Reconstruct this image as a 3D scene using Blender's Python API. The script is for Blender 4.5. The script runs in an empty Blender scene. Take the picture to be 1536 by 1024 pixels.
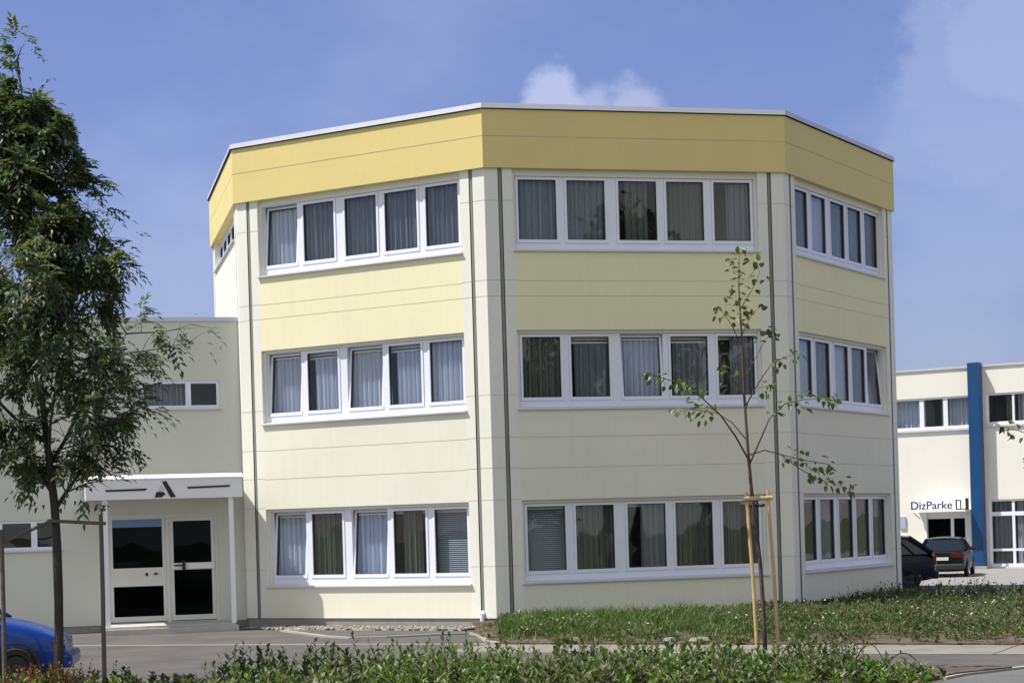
import bpy, math, random
from mathutils import Vector, Matrix, noise as mnoise
R = math.radians
random.seed(7)
sc = bpy.context.scene
COL = sc.collection
G = -0.20                      # ground level; z = 0 is the foot of the office wall cladding

# ------------------------------------------------------------------ materials
def new_mat(name):
    m = bpy.data.materials.new(name); m.use_nodes = True
    nt = m.node_tree; b = nt.nodes['Principled BSDF']
    return m, nt, b

def mat(name, col, rough=.6, var=.0, scale=3., metal=0., spec=.5, bump=0., bscale=40., streak=0., col2=None, mix2=.5, s2=8., stretch=(1, 1, 1)):
    """plain painted / rough surface: base colour with soft noise variation, optional second colour, streaks and bump"""
    m, nt, b = new_mat(name)
    N = nt.nodes; Lk = nt.links.new
    b.inputs['Roughness'].default_value = rough
    b.inputs['Metallic'].default_value = metal
    b.inputs['Specular IOR Level'].default_value = spec
    rgb = N.new('ShaderNodeRGB'); rgb.outputs[0].default_value = (*col, 1)
    out = rgb.outputs[0]
    geo = N.new('ShaderNodeNewGeometry')
    def noise(sc_, det=4., st=(1, 1, 1)):
        mp = N.new('ShaderNodeMapping'); mp.inputs['Scale'].default_value = st
        Lk(geo.outputs['Position'], mp.inputs['Vector'])
        n = N.new('ShaderNodeTexNoise'); n.inputs['Scale'].default_value = sc_; n.inputs['Detail'].default_value = det
        Lk(mp.outputs[0], n.inputs['Vector']); return n.outputs['Fac']
    if col2 is not None:
        cr = N.new('ShaderNodeMapRange'); cr.inputs['From Min'].default_value = mix2 - .12; cr.inputs['From Max'].default_value = mix2 + .12
        Lk(noise(s2, 6.), cr.inputs['Value'])
        mx = N.new('ShaderNodeMixRGB'); mx.inputs['Color2'].default_value = (*col2, 1)
        Lk(cr.outputs[0], mx.inputs['Fac']); Lk(out, mx.inputs['Color1']); out = mx.outputs[0]
    def modulate(out, fac, amount):
        mr = N.new('ShaderNodeMapRange'); mr.inputs['From Min'].default_value = .25; mr.inputs['From Max'].default_value = .75
        mr.inputs['To Min'].default_value = 1 - amount; mr.inputs['To Max'].default_value = 1 + amount
        Lk(fac, mr.inputs['Value'])
        mu = N.new('ShaderNodeVectorMath'); mu.operation = 'SCALE'
        Lk(out, mu.inputs[0]); Lk(mr.outputs[0], mu.inputs['Scale']); return mu.outputs[0]
    if var: out = modulate(out, noise(scale, 5., stretch), var)
    if streak: out = modulate(out, noise(2.2, 6., (3.5, 3.5, .22)), streak)
    Lk(out, b.inputs['Base Color'])
    if bump:
        bp = N.new('ShaderNodeBump'); bp.inputs['Strength'].default_value = bump; bp.inputs['Distance'].default_value = .02
        Lk(noise(bscale, 5.), bp.inputs['Height']); Lk(bp.outputs[0], b.inputs['Normal'])
    return m

def leaf_mat(name, col, rough=.45, trans=.35, var=.25):
    m, nt, b = new_mat(name); N = nt.nodes; Lk = nt.links.new
    geo = N.new('ShaderNodeNewGeometry')
    n = N.new('ShaderNodeTexNoise'); n.inputs['Scale'].default_value = 9.; Lk(geo.outputs['Position'], n.inputs['Vector'])
    mr = N.new('ShaderNodeMapRange'); mr.inputs['To Min'].default_value = 1 - var; mr.inputs['To Max'].default_value = 1 + var
    mr.inputs['From Min'].default_value = .3; mr.inputs['From Max'].default_value = .7
    Lk(n.outputs['Fac'], mr.inputs['Value'])
    rgb = N.new('ShaderNodeRGB'); rgb.outputs[0].default_value = (*col, 1)
    mu = N.new('ShaderNodeVectorMath'); mu.operation = 'SCALE'; Lk(rgb.outputs[0], mu.inputs[0]); Lk(mr.outputs[0], mu.inputs['Scale'])
    Lk(mu.outputs[0], b.inputs['Base Color']); b.inputs['Roughness'].default_value = rough
    tr = N.new('ShaderNodeBsdfTranslucent')
    m2 = N.new('ShaderNodeVectorMath'); m2.operation = 'MULTIPLY'; m2.inputs[1].default_value = (1.25, 1.35, .5)
    Lk(mu.outputs[0], m2.inputs[0]); Lk(m2.outputs[0], tr.inputs['Color'])
    mx = N.new('ShaderNodeMixShader'); mx.inputs[0].default_value = trans
    Lk(b.outputs[0], mx.inputs[1]); Lk(tr.outputs[0], mx.inputs[2])
    Lk(mx.outputs[0], N['Material Output'].inputs['Surface'])
    return m

def glass_mat(name, tint=(.86, .92, .93), ior=1.5, rough=.0, boost=1.0):
    m, nt, b = new_mat(name); N = nt.nodes; Lk = nt.links.new
    N.remove(b)
    t = N.new('ShaderNodeBsdfTransparent'); t.inputs['Color'].default_value = (*tint, 1)
    g = N.new('ShaderNodeBsdfGlossy'); g.inputs['Roughness'].default_value = rough
    # very slight waviness, as in real float glass
    geo = N.new('ShaderNodeNewGeometry'); nz = N.new('ShaderNodeTexNoise'); nz.inputs['Scale'].default_value = 1.3; nz.inputs['Detail'].default_value = 1.
    Lk(geo.outputs['Position'], nz.inputs['Vector'])
    bp = N.new('ShaderNodeBump'); bp.inputs['Strength'].default_value = .25; bp.inputs['Distance'].default_value = .02
    Lk(nz.outputs['Fac'], bp.inputs['Height']); Lk(bp.outputs[0], g.inputs['Normal'])
    fr = N.new('ShaderNodeFresnel'); fr.inputs['IOR'].default_value = ior
    mm = N.new('ShaderNodeMath'); mm.operation = 'MULTIPLY'; mm.inputs[1].default_value = boost; mm.use_clamp = True
    fm = N.new('ShaderNodeMath'); fm.operation = 'SUBTRACT'; fm.inputs[0].default_value = 1.; Lk(geo.outputs['Backfacing'], fm.inputs[1])
    fk = N.new('ShaderNodeMath'); fk.operation = 'MULTIPLY'; Lk(fr.outputs[0], fk.inputs[0]); Lk(fm.outputs[0], fk.inputs[1])
    Lk(fk.outputs[0], mm.inputs[0])
    mx = N.new('ShaderNodeMixShader'); Lk(mm.outputs[0], mx.inputs[0]); Lk(t.outputs[0], mx.inputs[1]); Lk(g.outputs[0], mx.inputs[2])
    Lk(mx.outputs[0], N['Material Output'].inputs['Surface'])
    return m

def cloth_mat(name, col, trans=.35):
    m, nt, b = new_mat(name); N = nt.nodes; Lk = nt.links.new
    b.inputs['Base Color'].default_value = (*col, 1); b.inputs['Roughness'].default_value = .9
    tr = N.new('ShaderNodeBsdfTranslucent'); tr.inputs['Color'].default_value = (*col, 1)
    mx = N.new('ShaderNodeMixShader'); mx.inputs[0].default_value = trans
    Lk(b.outputs[0], mx.inputs[1]); Lk(tr.outputs[0], mx.inputs[2]); Lk(mx.outputs[0], N['Material Output'].inputs['Surface'])
    return m

M = {}
M['post']    = mat('cream_render_post', (.77, .765, .69), .75, .03, .8, bump=.05, bscale=60, streak=.022)
M['panel_y'] = mat('pale_yellow_panel', (.80, .77, .50), .7, .03, .7, bump=.05, bscale=60, streak=.022)
M['panel_c'] = mat('cream_panel', (.755, .745, .625), .7, .03, .7, bump=.05, bscale=60, streak=.022)
M['panel_l'] = mat('pale_cream_panel', (.755, .74, .615), .7, .03, .7, bump=.05, bscale=60, streak=.028)
M['fascia']  = mat('golden_yellow_fascia', (.69, .58, .225), .6, .035, .9, bump=.04, bscale=60, streak=.012)
M['jointc']  = mat('joint_shadow_gap', (.66, .62, .48), .8)
M['strip']   = mat('dark_joint_rail', (.22, .23, .19), .5, .1, 2.)
M['coping']  = mat('light_metal_coping', (.60, .61, .66), .4, .04, 1., metal=.3)
M['darkgap'] = mat('dark_sealant_and_shade', (.05, .05, .055), .7)
M['roof']    = mat('gravel_roof', (.25, .24, .23), .95, .15, 9.)
M['plinth']  = mat('grey_concrete_plinth', (.27, .26, .24), .9, .12, 3., bump=.2, bscale=30, streak=.08)
M['pvc']     = mat('white_window_pvc', (.77, .80, .88), .3, .02, 2.)
M['sill']    = mat('pale_aluminium_sill', (.62, .63, .69), .4, .03, 2.)
M['glass']   = glass_mat('window_glass', (.97, .985, .985), 1.5, boost=1.7)
M['glassd']  = glass_mat('door_glass', (.50, .54, .56), 1.42)
M['blueband']  = mat('plain_blue_strip', (.10, .20, .40), .15)
M['cur_w']   = cloth_mat('white_net_curtain', (.76, .81, .95), .40)
M['cur_g']   = cloth_mat('grey_curtain', (.27, .29, .32), .25)
M['cur_gr']  = cloth_mat('grey_green_curtain', (.17, .19, .16), .25)
M['blind']   = mat('grey_blue_blind', (.42, .47, .55), .5)
M['inside']  = mat('dim_interior_wall', (.25, .24, .22), .9)
M['annexw']  = mat('cream_annex_render', (.60, .615, .545), .8, .03, .8, bump=.06, bscale=60, streak=.012)
M['white']   = mat('white_painted_metal', (.82, .82, .84), .4, .02, 2.)
M['black']   = mat('black_paint', (.012, .013, .016), .4)
M['step']    = mat('pale_concrete_step', (.46, .44, .40), .9, .1, 4., bump=.15)
M['doorf']   = mat('off_white_door_frame', (.66, .66, .62), .4, .03, 2.)
M['asph']    = mat('worn_asphalt', (.110, .103, .096), .9, .2, 1.1, bump=.35, bscale=90, col2=(.085, .08, .078), mix2=.66, s2=1.6, spec=.2)
M['asphd']   = mat('dark_asphalt', (.14, .14, .138), .9, .14, 1.3, bump=.35, bscale=90, spec=.2)
M['pave']    = mat('pale_concrete_path', (.235, .215, .185), .9, .12, 1.5, bump=.2, bscale=70, col2=(.17, .155, .135), mix2=.62, s2=2.3, spec=.2)
M['kerb']    = mat('pale_kerb_stone', (.33, .315, .28), .9, .14, 5., bump=.15)
M['gravel']  = mat('pale_pebbles', (.42, .39, .33), .9, .35, 18., bump=.8, bscale=16, col2=(.16, .15, .12), mix2=.6, s2=14)
M['soil']    = mat('brown_soil', (.085, .06, .04), .95, .3, 6., bump=.7, bscale=12, col2=(.115, .095, .06), mix2=.55, s2=3.)
M['turf']    = mat('rough_grass_ground', (.07, .09, .03), .95, .3, 2., bump=.5, bscale=8)
M['lot']     = mat('pale_forecourt', (.26, .25, .235), .9, .1, 1.2, spec=.2)
M['shopw']   = mat('white_shop_render', (.76, .74, .67), .8, .025, .8, bump=.05, streak=.012)
M['blue']    = mat('blue_column_paint', (.006, .058, .17), .35, .08, 2.)
M['ink']     = mat('blue_lettering', (.03, .05, .16), .5)
M['bark']    = mat('dark_bark', (.045, .038, .03), .9, .3, 9., bump=.6, bscale=30, stretch=(1, 1, .3))
M['barky']   = mat('young_bark', (.085, .06, .045), .8, .25, 12., bump=.4, bscale=40, stretch=(1, 1, .3))
M['stake']   = mat('weathered_stake', (.12, .105, .085), .9, .25, 8., bump=.4, bscale=30, stretch=(4, 4, .4))
M['stakey']  = mat('fresh_pine_stake', (.56, .40, .21), .75, .2, 8., bump=.3, bscale=30, stretch=(4, 4, .4))
M['tie']     = mat('rubber_tie', (.03, .026, .022), .8)
M['lf1']     = leaf_mat('ash_leaf_dark', (.068, .100, .066), .42, .42)
M['lf2']     = leaf_mat('ash_leaf_mid', (.105, .150, .095), .42, .42)
M['lf3']     = leaf_mat('ash_leaf_olive', (.14, .16, .055), .45, .42)
M['ly1']     = leaf_mat('lime_leaf', (.075, .115, .03), .45)
M['ly2']     = leaf_mat('lime_leaf_light', (.14, .19, .05), .5)
M['sh1']     = leaf_mat('shrub_leaf', (.065, .14, .024), .5)
M['sh2']     = leaf_mat('shrub_leaf_light', (.15, .21, .045), .5)
M['sh3']     = leaf_mat('shrub_leaf_grey', (.18, .19, .12), .6)
M['sh4']     = leaf_mat('shrub_leaf_dark', (.032, .06, .02), .5)
M['red1']    = leaf_mat('rust_leaf', (.20, .055, .025), .6)
M['red2']    = leaf_mat('yellow_green_leaf', (.16, .14, .025), .6)
M['gr1']     = leaf_mat('grass_blade', (.070, .128, .022), .5)
M['gr2']     = leaf_mat('grass_blade_light', (.11, .20, .03), .5)
M['straw']   = leaf_mat('dry_straw', (.22, .19, .12), .7)
M['weed']    = leaf_mat('grey_weed', (.075, .105, .045), .6)
M['weed2']   = leaf_mat('brown_weed', (.075, .07, .035), .6)
M['flower']  = leaf_mat('white_flower', (.62, .60, .55), .6)
M['stem']    = mat('brown_stem', (.07, .05, .035), .8, .2, 10.)
M['stone']   = mat('pinkish_stone', (.25, .215, .195), .9, .2, 9., bump=.3)
M['tyre']    = mat('tyre_rubber', (.015, .015, .016), .8)
M['rim']     = mat('silver_rim', (.45, .46, .48), .3, metal=.8)
M['carglass']= mat('dark_car_glass', (.015, .02, .024), .04)
M['trim']    = mat('black_car_trim', (.02, .02, .022), .5)
M['lampr']   = mat('red_tail_lamp', (.10, .008, .008), .2)
M['lampw']   = mat('clear_head_lamp', (.30, .30, .32), .1)
M['lampd']   = mat('dark_amber_lamp', (.06, .018, .015), .12)
M['plate']   = mat('pale_plate', (.65, .65, .62), .4)
M['signb']   = mat('pale_blue_plate', (.35, .42, .55), .5)
def car_paint(name, col, coat=.35):
    m, nt, b = new_mat(name); b.inputs['Base Color'].default_value = (*col, 1); b.inputs['Roughness'].default_value = .35; b.inputs['Specular IOR Level'].default_value = .25
    b.inputs['Coat Weight'].default_value = coat; b.inputs['Coat Roughness'].default_value = .04; return m
M['car_blue'] = car_paint('blue_car_paint', (.004, .040, .24))
M['car_navy'] = car_paint('dark_blue_car_paint', (.004, .008, .018), .12)
M['car_dark'] = car_paint('black_green_car_paint', (.004, .006, .006), .08)

# ------------------------------------------------------------------ mesh builder
class MB:
    def __init__(s): s.v = []; s.f = []; s.m = []
    def face(s, pts, m=0):
        i = len(s.v); s.v += [tuple(p) for p in pts]; s.f.append(tuple(range(i, i + len(pts)))); s.m.append(m)
    def hexa(s, p, m=0):
        """eight corners: 0-3 bottom loop, 4-7 top loop"""
        i = len(s.v); s.v += [tuple(q) for q in p]
        for a in ((3, 2, 1, 0), (4, 5, 6, 7), (0, 1, 5, 4), (1, 2, 6, 5), (2, 3, 7, 6), (3, 0, 4, 7)):
            s.f.append(tuple(i + k for k in a)); s.m.append(m)
    def box(s, x0, x1, y0, y1, z0, z1, m=0, tf=None):
        p = [(x0, y0, z0), (x1, y0, z0), (x1, y1, z0), (x0, y1, z0), (x0, y0, z1), (x1, y0, z1), (x1, y1, z1), (x0, y1, z1)]
        if tf: p = [tf(*q) for q in p]
        s.hexa(p, m)
    def prism(s, poly, off, m=0):
        n = len(poly); i = len(s.v); off = Vector(off)
        s.v += [tuple(p) for p in poly] + [tuple(Vector(p) + off) for p in poly]
        s.f.append(tuple(range(i + n - 1, i - 1, -1))); s.f.append(tuple(range(i + n, i + 2 * n))); s.m += [m, m]
        for k in range(n):
            s.f.append((i + k, i + (k + 1) % n, i + n + (k + 1) % n, i + n + k)); s.m.append(m)
    def tube(s, path, rad, n=6, m=0, cap=True):
        path = [Vector(p) for p in path]; i0 = len(s.v)
        ref = Vector((.31, .9, .2)).normalized()
        for j, p in enumerate(path):
            t = (path[min(j + 1, len(path) - 1)] - path[max(j - 1, 0)]).normalized()
            a = t.cross(ref).normalized() if abs(t.dot(ref)) < .95 else t.cross(Vector((1, 0, 0))).normalized()
            b = t.cross(a); r = rad[j] if isinstance(rad, (list, tuple)) else rad
            for k in range(n):
                w = 2 * math.pi * k / n; s.v.append(tuple(p + a * math.cos(w) * r + b * math.sin(w) * r))
        for j in range(len(path) - 1):
            for k in range(n):
                q = i0 + j * n
                s.f.append((q + k, q + (k + 1) % n, q + n + (k + 1) % n, q + n + k)); s.m.append(m)
        if cap:
            s.f.append(tuple(range(i0 + n - 1, i0 - 1, -1))); s.m.append(m)
            e = i0 + (len(path) - 1) * n; s.f.append(tuple(range(e, e + n))); s.m.append(m)
    def lathe(s, prof, n, tf, m=0):
        """prof: list of (r, h) ; tf maps (x, y, h)"""
        i0 = len(s.v)
        for r, h in prof:
            for k in range(n):
                w = 2 * math.pi * k / n; s.v.append(tuple(tf(r * math.cos(w), r * math.sin(w), h)))
        for j in range(len(prof) - 1):
            for k in range(n):
                q = i0 + j * n
                s.f.append((q + k, q + (k + 1) % n, q + n + (k + 1) % n, q + n + k)); s.m.append(m)
    def build(s, name, mats, parent=None, loc=None, smooth=False, bevel=0., subsurf=0):
        me = bpy.data.meshes.new(name)
        root = parent
        while root is not None and root.parent is not None: root = root.parent
        base = Vector(root.location) if root is not None else (Vector(loc) if loc is not None else s.foot())
        me.from_pydata([tuple(Vector(p) - base) for p in s.v], [], s.f)
        mats = mats if isinstance(mats, (list, tuple)) else [mats]
        for q in mats: me.materials.append(M[q] if isinstance(q, str) else q)
        me.polygons.foreach_set('material_index', s.m)
        if smooth: me.polygons.foreach_set('use_smooth', [True] * len(me.polygons))
        me.update()
        o = bpy.data.objects.new(name, me); COL.objects.link(o)
        if parent is None: o.location = base
        else: o.parent = parent
        if bevel:
            b = o.modifiers.new('bevel', 'BEVEL'); b.width = bevel; b.segments = 2; b.limit_method = 'ANGLE'
        if subsurf:
            b = o.modifiers.new('subd', 'SUBSURF'); b.levels = subsurf; b.render_levels = subsurf
        return o
    def foot(s):
        xs = [p[0] for p in s.v]; ys = [p[1] for p in s.v]; zs = [p[2] for p in s.v]
        return Vector(((min(xs) + max(xs)) / 2, (min(ys) + max(ys)) / 2, min(zs)))

def tag(o, label=None, cat=None, group=None, kind=None):
    if label: o['label'] = label
    if cat: o['category'] = cat
    if group: o['group'] = group
    if kind: o['kind'] = kind
    return o
def empty(name, loc, label, cat, group=None):
    o = bpy.data.objects.new(name, None); COL.objects.link(o); o.location = loc; o.empty_display_size = .3
    return tag(o, label, cat, group)

# ------------------------------------------------------------------ camera
cam = bpy.data.cameras.new('camera'); co = bpy.data.objects.new('camera', cam); COL.objects.link(co)
EYE = 1.9086
cam.sensor_width = 36.; cam.sensor_fit = 'HORIZONTAL'; cam.lens = 2839.59 / 1536 * 36
ROLL = .0291
co.matrix_world = Matrix.Translation((0, 0, EYE)) @ Matrix.Rotation(R(90), 4, 'X') @ Matrix.Rotation(-ROLL, 4, 'Z')
cam.shift_x = -275.33 * math.sin(ROLL) / 1536; cam.shift_y = 275.33 * math.cos(ROLL) / 1536
cam.clip_start = .1; cam.clip_end = 3000
sc.camera = co

# ------------------------------------------------------------------ octagon office frame of reference
TH = .2377; L = 6.5941
C2 = Vector((-.4811, 39.1036))
def adir(k): a = TH + (k - 2) * math.pi / 4; return Vector((math.cos(a), math.sin(a)))
DIRS = [adir(k) for k in range(8)]
ORG = [None] * 8
ORG[2] = C2; ORG[1] = C2 - DIRS[1] * L; ORG[0] = ORG[1] - DIRS[0] * L
for k in range(3, 8): ORG[k] = ORG[k - 1] + DIRS[k - 1] * L
NRM = [Vector((d.y, -d.x)) for d in DIRS]
CTR = sum((o for o in ORG), Vector((0, 0))) / 8
APO = L * (1 + math.sqrt(2)) / 2
def FP(k):
    d, n, o = DIRS[k], NRM[k], ORG[k]
    return lambda s, q, z: (o.x + d.x * s + n.x * q, o.y + d.y * s + n.y * q, z)
def ring(n, z):
    r = (APO + n) / APO
    return [(CTR.x + (o.x - CTR.x) * r, CTR.y + (o.y - CTR.y) * r, z) for o in ORG]
def loft(mb, r0, r1, m=0):
    for k in range(8): mb.face([r0[k], r0[(k + 1) % 8], r1[(k + 1) % 8], r1[k]], m)

office = empty('office_building', (CTR.x, CTR.y, 0), 'three storey octagonal cream office building with golden yellow band under its flat roof', 'building')

FAS = 9.298; TOP = 10.5
OP0, OP1 = .60, 5.99
GLASS = [(.74, 1.56), (1.79, 2.62), (2.92, 3.76), (3.98, 4.81), (5.04, 5.86)]
STOREY = [(.70, 2.42), (4.31, 5.95), (7.60, FAS)]
PJ = [1.07, 2.44, 3.10, 3.73, 4.61, 6.65, 6.98, 8.63]

def strip_joints(mb, tf, s0, s1, z0, z1, joints, m=0, mj=1, n=0., dep=.010, h=.006):
    js = sorted(j for j in joints if z0 + .03 < j < z1 - .03); z = z0
    for j in js + [None]:
        ze = z1 if j is None else j - h
        mb.face([tf(s0, n, z), tf(s1, n, z), tf(s1, n, ze), tf(s0, n, ze)], m)
        if j is not None:
            a, b = j - h, j + h
            mb.face([tf(s0, n, a), tf(s1, n, a), tf(s1, n - dep, a), tf(s0, n - dep, a)], m)
            mb.face([tf(s0, n - dep, a), tf(s1, n - dep, a), tf(s1, n - dep, b), tf(s0, n - dep, b)], mj)
            mb.face([tf(s0, n - dep, b), tf(s1, n - dep, b), tf(s1, n, b), tf(s0, n, b)], m)
            z = b

wall = MB()
for k in range(8):
    tf = FP(k)
    opens = []
    if k in (1, 2, 3): opens = STOREY
    elif k == 0: opens = [(8.58, FAS)]
    # strips beside the windows
    strip_joints(wall, tf, .38, OP0, 0, FAS, PJ, 0, 4)
    strip_joints(wall, tf, OP1, L - .38, 0, FAS, PJ, 0, 4)
    z = 0.
    bands = []
    for a, b in opens: bands.append((z, a)); z = b
    if z < FAS - .01: bands.append((z, FAS))
    for a, b in bands:
        if k in (1, 2, 3): m = 1 if a > 5.5 else (2 if a > 2 else 3)
        else: m = 2
        strip_joints(wall, tf, OP0, OP1, a, b, [3.08, 3.72, 6.65, 6.965], m, 4)
    for a, b in opens:       # reveals
        for s in (OP0, OP1): wall.face([tf(s, 0, a), tf(s, -.22, a), tf(s, -.22, b), tf(s, 0, b)], 0)
        wall.face([tf(OP0, 0, a), tf(OP1, 0, a), tf(OP1, -.22, a), tf(OP0, -.22, a)], 0)
        if k:
            RT = .062 if b < 9 else .135
            wall.box(OP0 + .001, OP0 + .063, -.21, -.085, a + .03, b - .001, 0, tf); wall.box(OP1 - .055, OP1 - .001, -.21, -.085, a + .03, b - .001, 0, tf)
            wall.box(OP0 + .063, OP1 - .055, -.21, -.085, b - RT, b - .001, 0, tf)
        if b < FAS - .01: wall.face([tf(OP0, 0, b), tf(OP1, 0, b), tf(OP1, -.22, b), tf(OP0, -.22, b)], 0)
    # inner face of the wall so rooms are closed
    z = 0.
    for a, b in bands: wall.face([tf(0.2, -.3, a - .2), tf(L - .2, -.3, a - .2), tf(L - .2, -.3, b + .12), tf(.2, -.3, b + .12)], 0)
    for s0, s1 in ((.12, OP0 - .05), (OP1 + .05, L - .12)): wall.face([tf(s0, -.31, 0), tf(s1, -.31, 0), tf(s1, -.31, FAS), tf(s0, -.31, FAS)], 0)
wall.build('wall', ['post', 'panel_y', 'panel_c', 'panel_l', 'jointc'], office)

for k in range(8):
    p = MB(); a, b = FP((k - 1) % 8), FP(k)
    strip_joints(p, a, L - .29, L, 0, FAS, PJ); strip_joints(p, b, 0, .29, 0, FAS, PJ)
    p.build('corner_post', ['post', 'jointc'], office)
    for tf, s0, s1 in ((a, L - .38, L - .29), (b, .29, .38)):
        g = MB(); dp = -.05
        g.face([tf(s0, dp, 0), tf(s1, dp, 0), tf(s1, dp, FAS), tf(s0, dp, FAS)])
        g.face([tf(s0, 0, 0), tf(s0, dp, 0), tf(s0, dp, FAS), tf(s0, 0, FAS)])
        g.face([tf(s1, dp, 0), tf(s1, 0, 0), tf(s1, 0, FAS), tf(s1, dp, FAS)])
        g.box(s0 + .02, s1 - .02, dp + .002, -.012, 0, FAS, 0, tf)
        g.build('joint_rail', 'strip', office)

fb = MB(); OV = .067
loft(fb, ring(OV, FAS), ring(OV, 9.942)); loft(fb, ring(OV, 9.942), ring(OV - .012, 9.942)); loft(fb, ring(OV - .012, 9.942), ring(OV - .012, 9.957), 1)
loft(fb, ring(OV - .012, 9.957), ring(OV, 9.957)); loft(fb, ring(OV, 9.957), ring(OV, TOP)); loft(fb, ring(-.3, FAS), ring(OV, FAS))
fb.build('fascia', ['fascia', 'jointc'], office)
cp = MB()
loft(cp, ring(OV - .02, TOP), ring(OV - .02, TOP + .03), 1); loft(cp, ring(OV - .02, TOP + .03), ring(OV + .045, TOP + .02), 1)  # recess under the coping coloured dark for its shadow line
loft(cp, ring(OV + .045, TOP + .02), ring(OV + .03, TOP + .125)); loft(cp, ring(OV + .03, TOP + .125), ring(-.3, TOP + .14)); loft(cp, ring(-.3, TOP + .14), ring(-.3, TOP - .1))
cp.build('roof_coping', ['coping', 'darkgap'], office)
rf = MB(); rf.face(ring(-.29, TOP - .1)); rf.build('roof', 'roof', office)
pl = MB(); loft(pl, ring(-.03, G - .15), ring(-.03, -.002)); loft(pl, ring(-.03, -.002), ring(0, -.001), 1)
pl.build('plinth', ['plinth', 'darkgap'], office)
it = MB()
for z in (-.02, 3.35, 6.75, 9.45):
    it.face(ring(-.25, z)); it.face(ring(-.25, z + .25))
loft(it, ring(-3.6, 0), ring(-3.6, 9.45))
for k in range(8):       # partitions between rooms
    tf = FP(k)
    for s in (.05, 2.77): it.box(s - .04, s + .04, -3.5, -.34, 0, 9.4, 0, tf)
it.build('interior', 'inside', office)

def curtain(parent, tf, s0, s1, z0, z1, mt, n=-.27, wl=.125, amp=.034, seed=0, m=None):
    c = MB(); rnd = random.Random(seed); k = max(6, int((s1 - s0) / .014)); ph = rnd.random() * 6
    prev = None
    for i in range(k + 1):
        s = s0 + (s1 - s0) * i / k
        q = n + amp * math.sin(2 * math.pi * s / wl + ph + .9 * math.sin(s * 7 + ph)) + amp * .45 * math.sin(2 * math.pi * s / (wl * .37) + ph * 2)
        cur = (tf(s, q, z0), tf(s + .006 * math.sin(s * 23 + ph), q + .01, z1))
        if prev: c.face([prev[0], cur[0], cur[1], prev[1]])
        prev = cur
    return c.build('curtain', mt, parent, smooth=True)
def blind(parent, tf, s0, s1, z0, z1, n=-.30):
    b = MB(); z = z0
    while z < z1:
        b.hexa([tf(s0, n, z), tf(s1, n, z), tf(s1, n - .04, z + .025), tf(s0, n - .04, z + .025),
                tf(s0, n, z + .004), tf(s1, n, z + .004), tf(s1, n - .04, z + .029), tf(s0, n - .04, z + .029)]); z += .042
    b.build('blind', 'blind', parent)

def sash_and_pane(parent, tf, s0, s1, z0, z1, w=.072, n0=-.195, n1=-.115, tilt=0., wb=.08, gmat='glass'):
    """opening sash round a pane; a tilted one leans inwards about its bottom edge"""
    def T(s, q, z):
        if tilt:
            dz = z - (z0 - wb); dq = q - n1
            q = n1 + dq * math.cos(tilt) - dz * math.sin(tilt); z = (z0 - wb) + dz * math.cos(tilt) + dq * math.sin(tilt)
        return tf(s, q, z)
    f = MB()
    f.box(s0 - w, s1 + w, n0, n1, z0 - wb, z0, 0, T); f.box(s0 - w, s1 + w, n0, n1, z1, z1 + w, 0, T)
    f.box(s0 - w, s0, n0, n1, z0, z1, 0, T); f.box(s1, s1 + w, n0, n1, z0, z1, 0, T)
    # glazing bead step
    e = .012
    for a in ((s0, s1, z0, z0 + e), (s0, s1, z1 - e, z1), (s0, s0 + e, z0 + e, z1 - e), (s1 - e, s1, z0 + e, z1 - e)):
        f.box(a[0], a[1], n0 + .01, n1 - .018, a[2], a[3], 1, T)
    f.build('sash', ['pvc', 'darkgap'], parent)
    g = MB(); g.box(s0 + .004, s1 - .004, -.166, -.154, z0 + .004, z1 - .004, 0, T); g.build('pane', gmat, parent)

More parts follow.
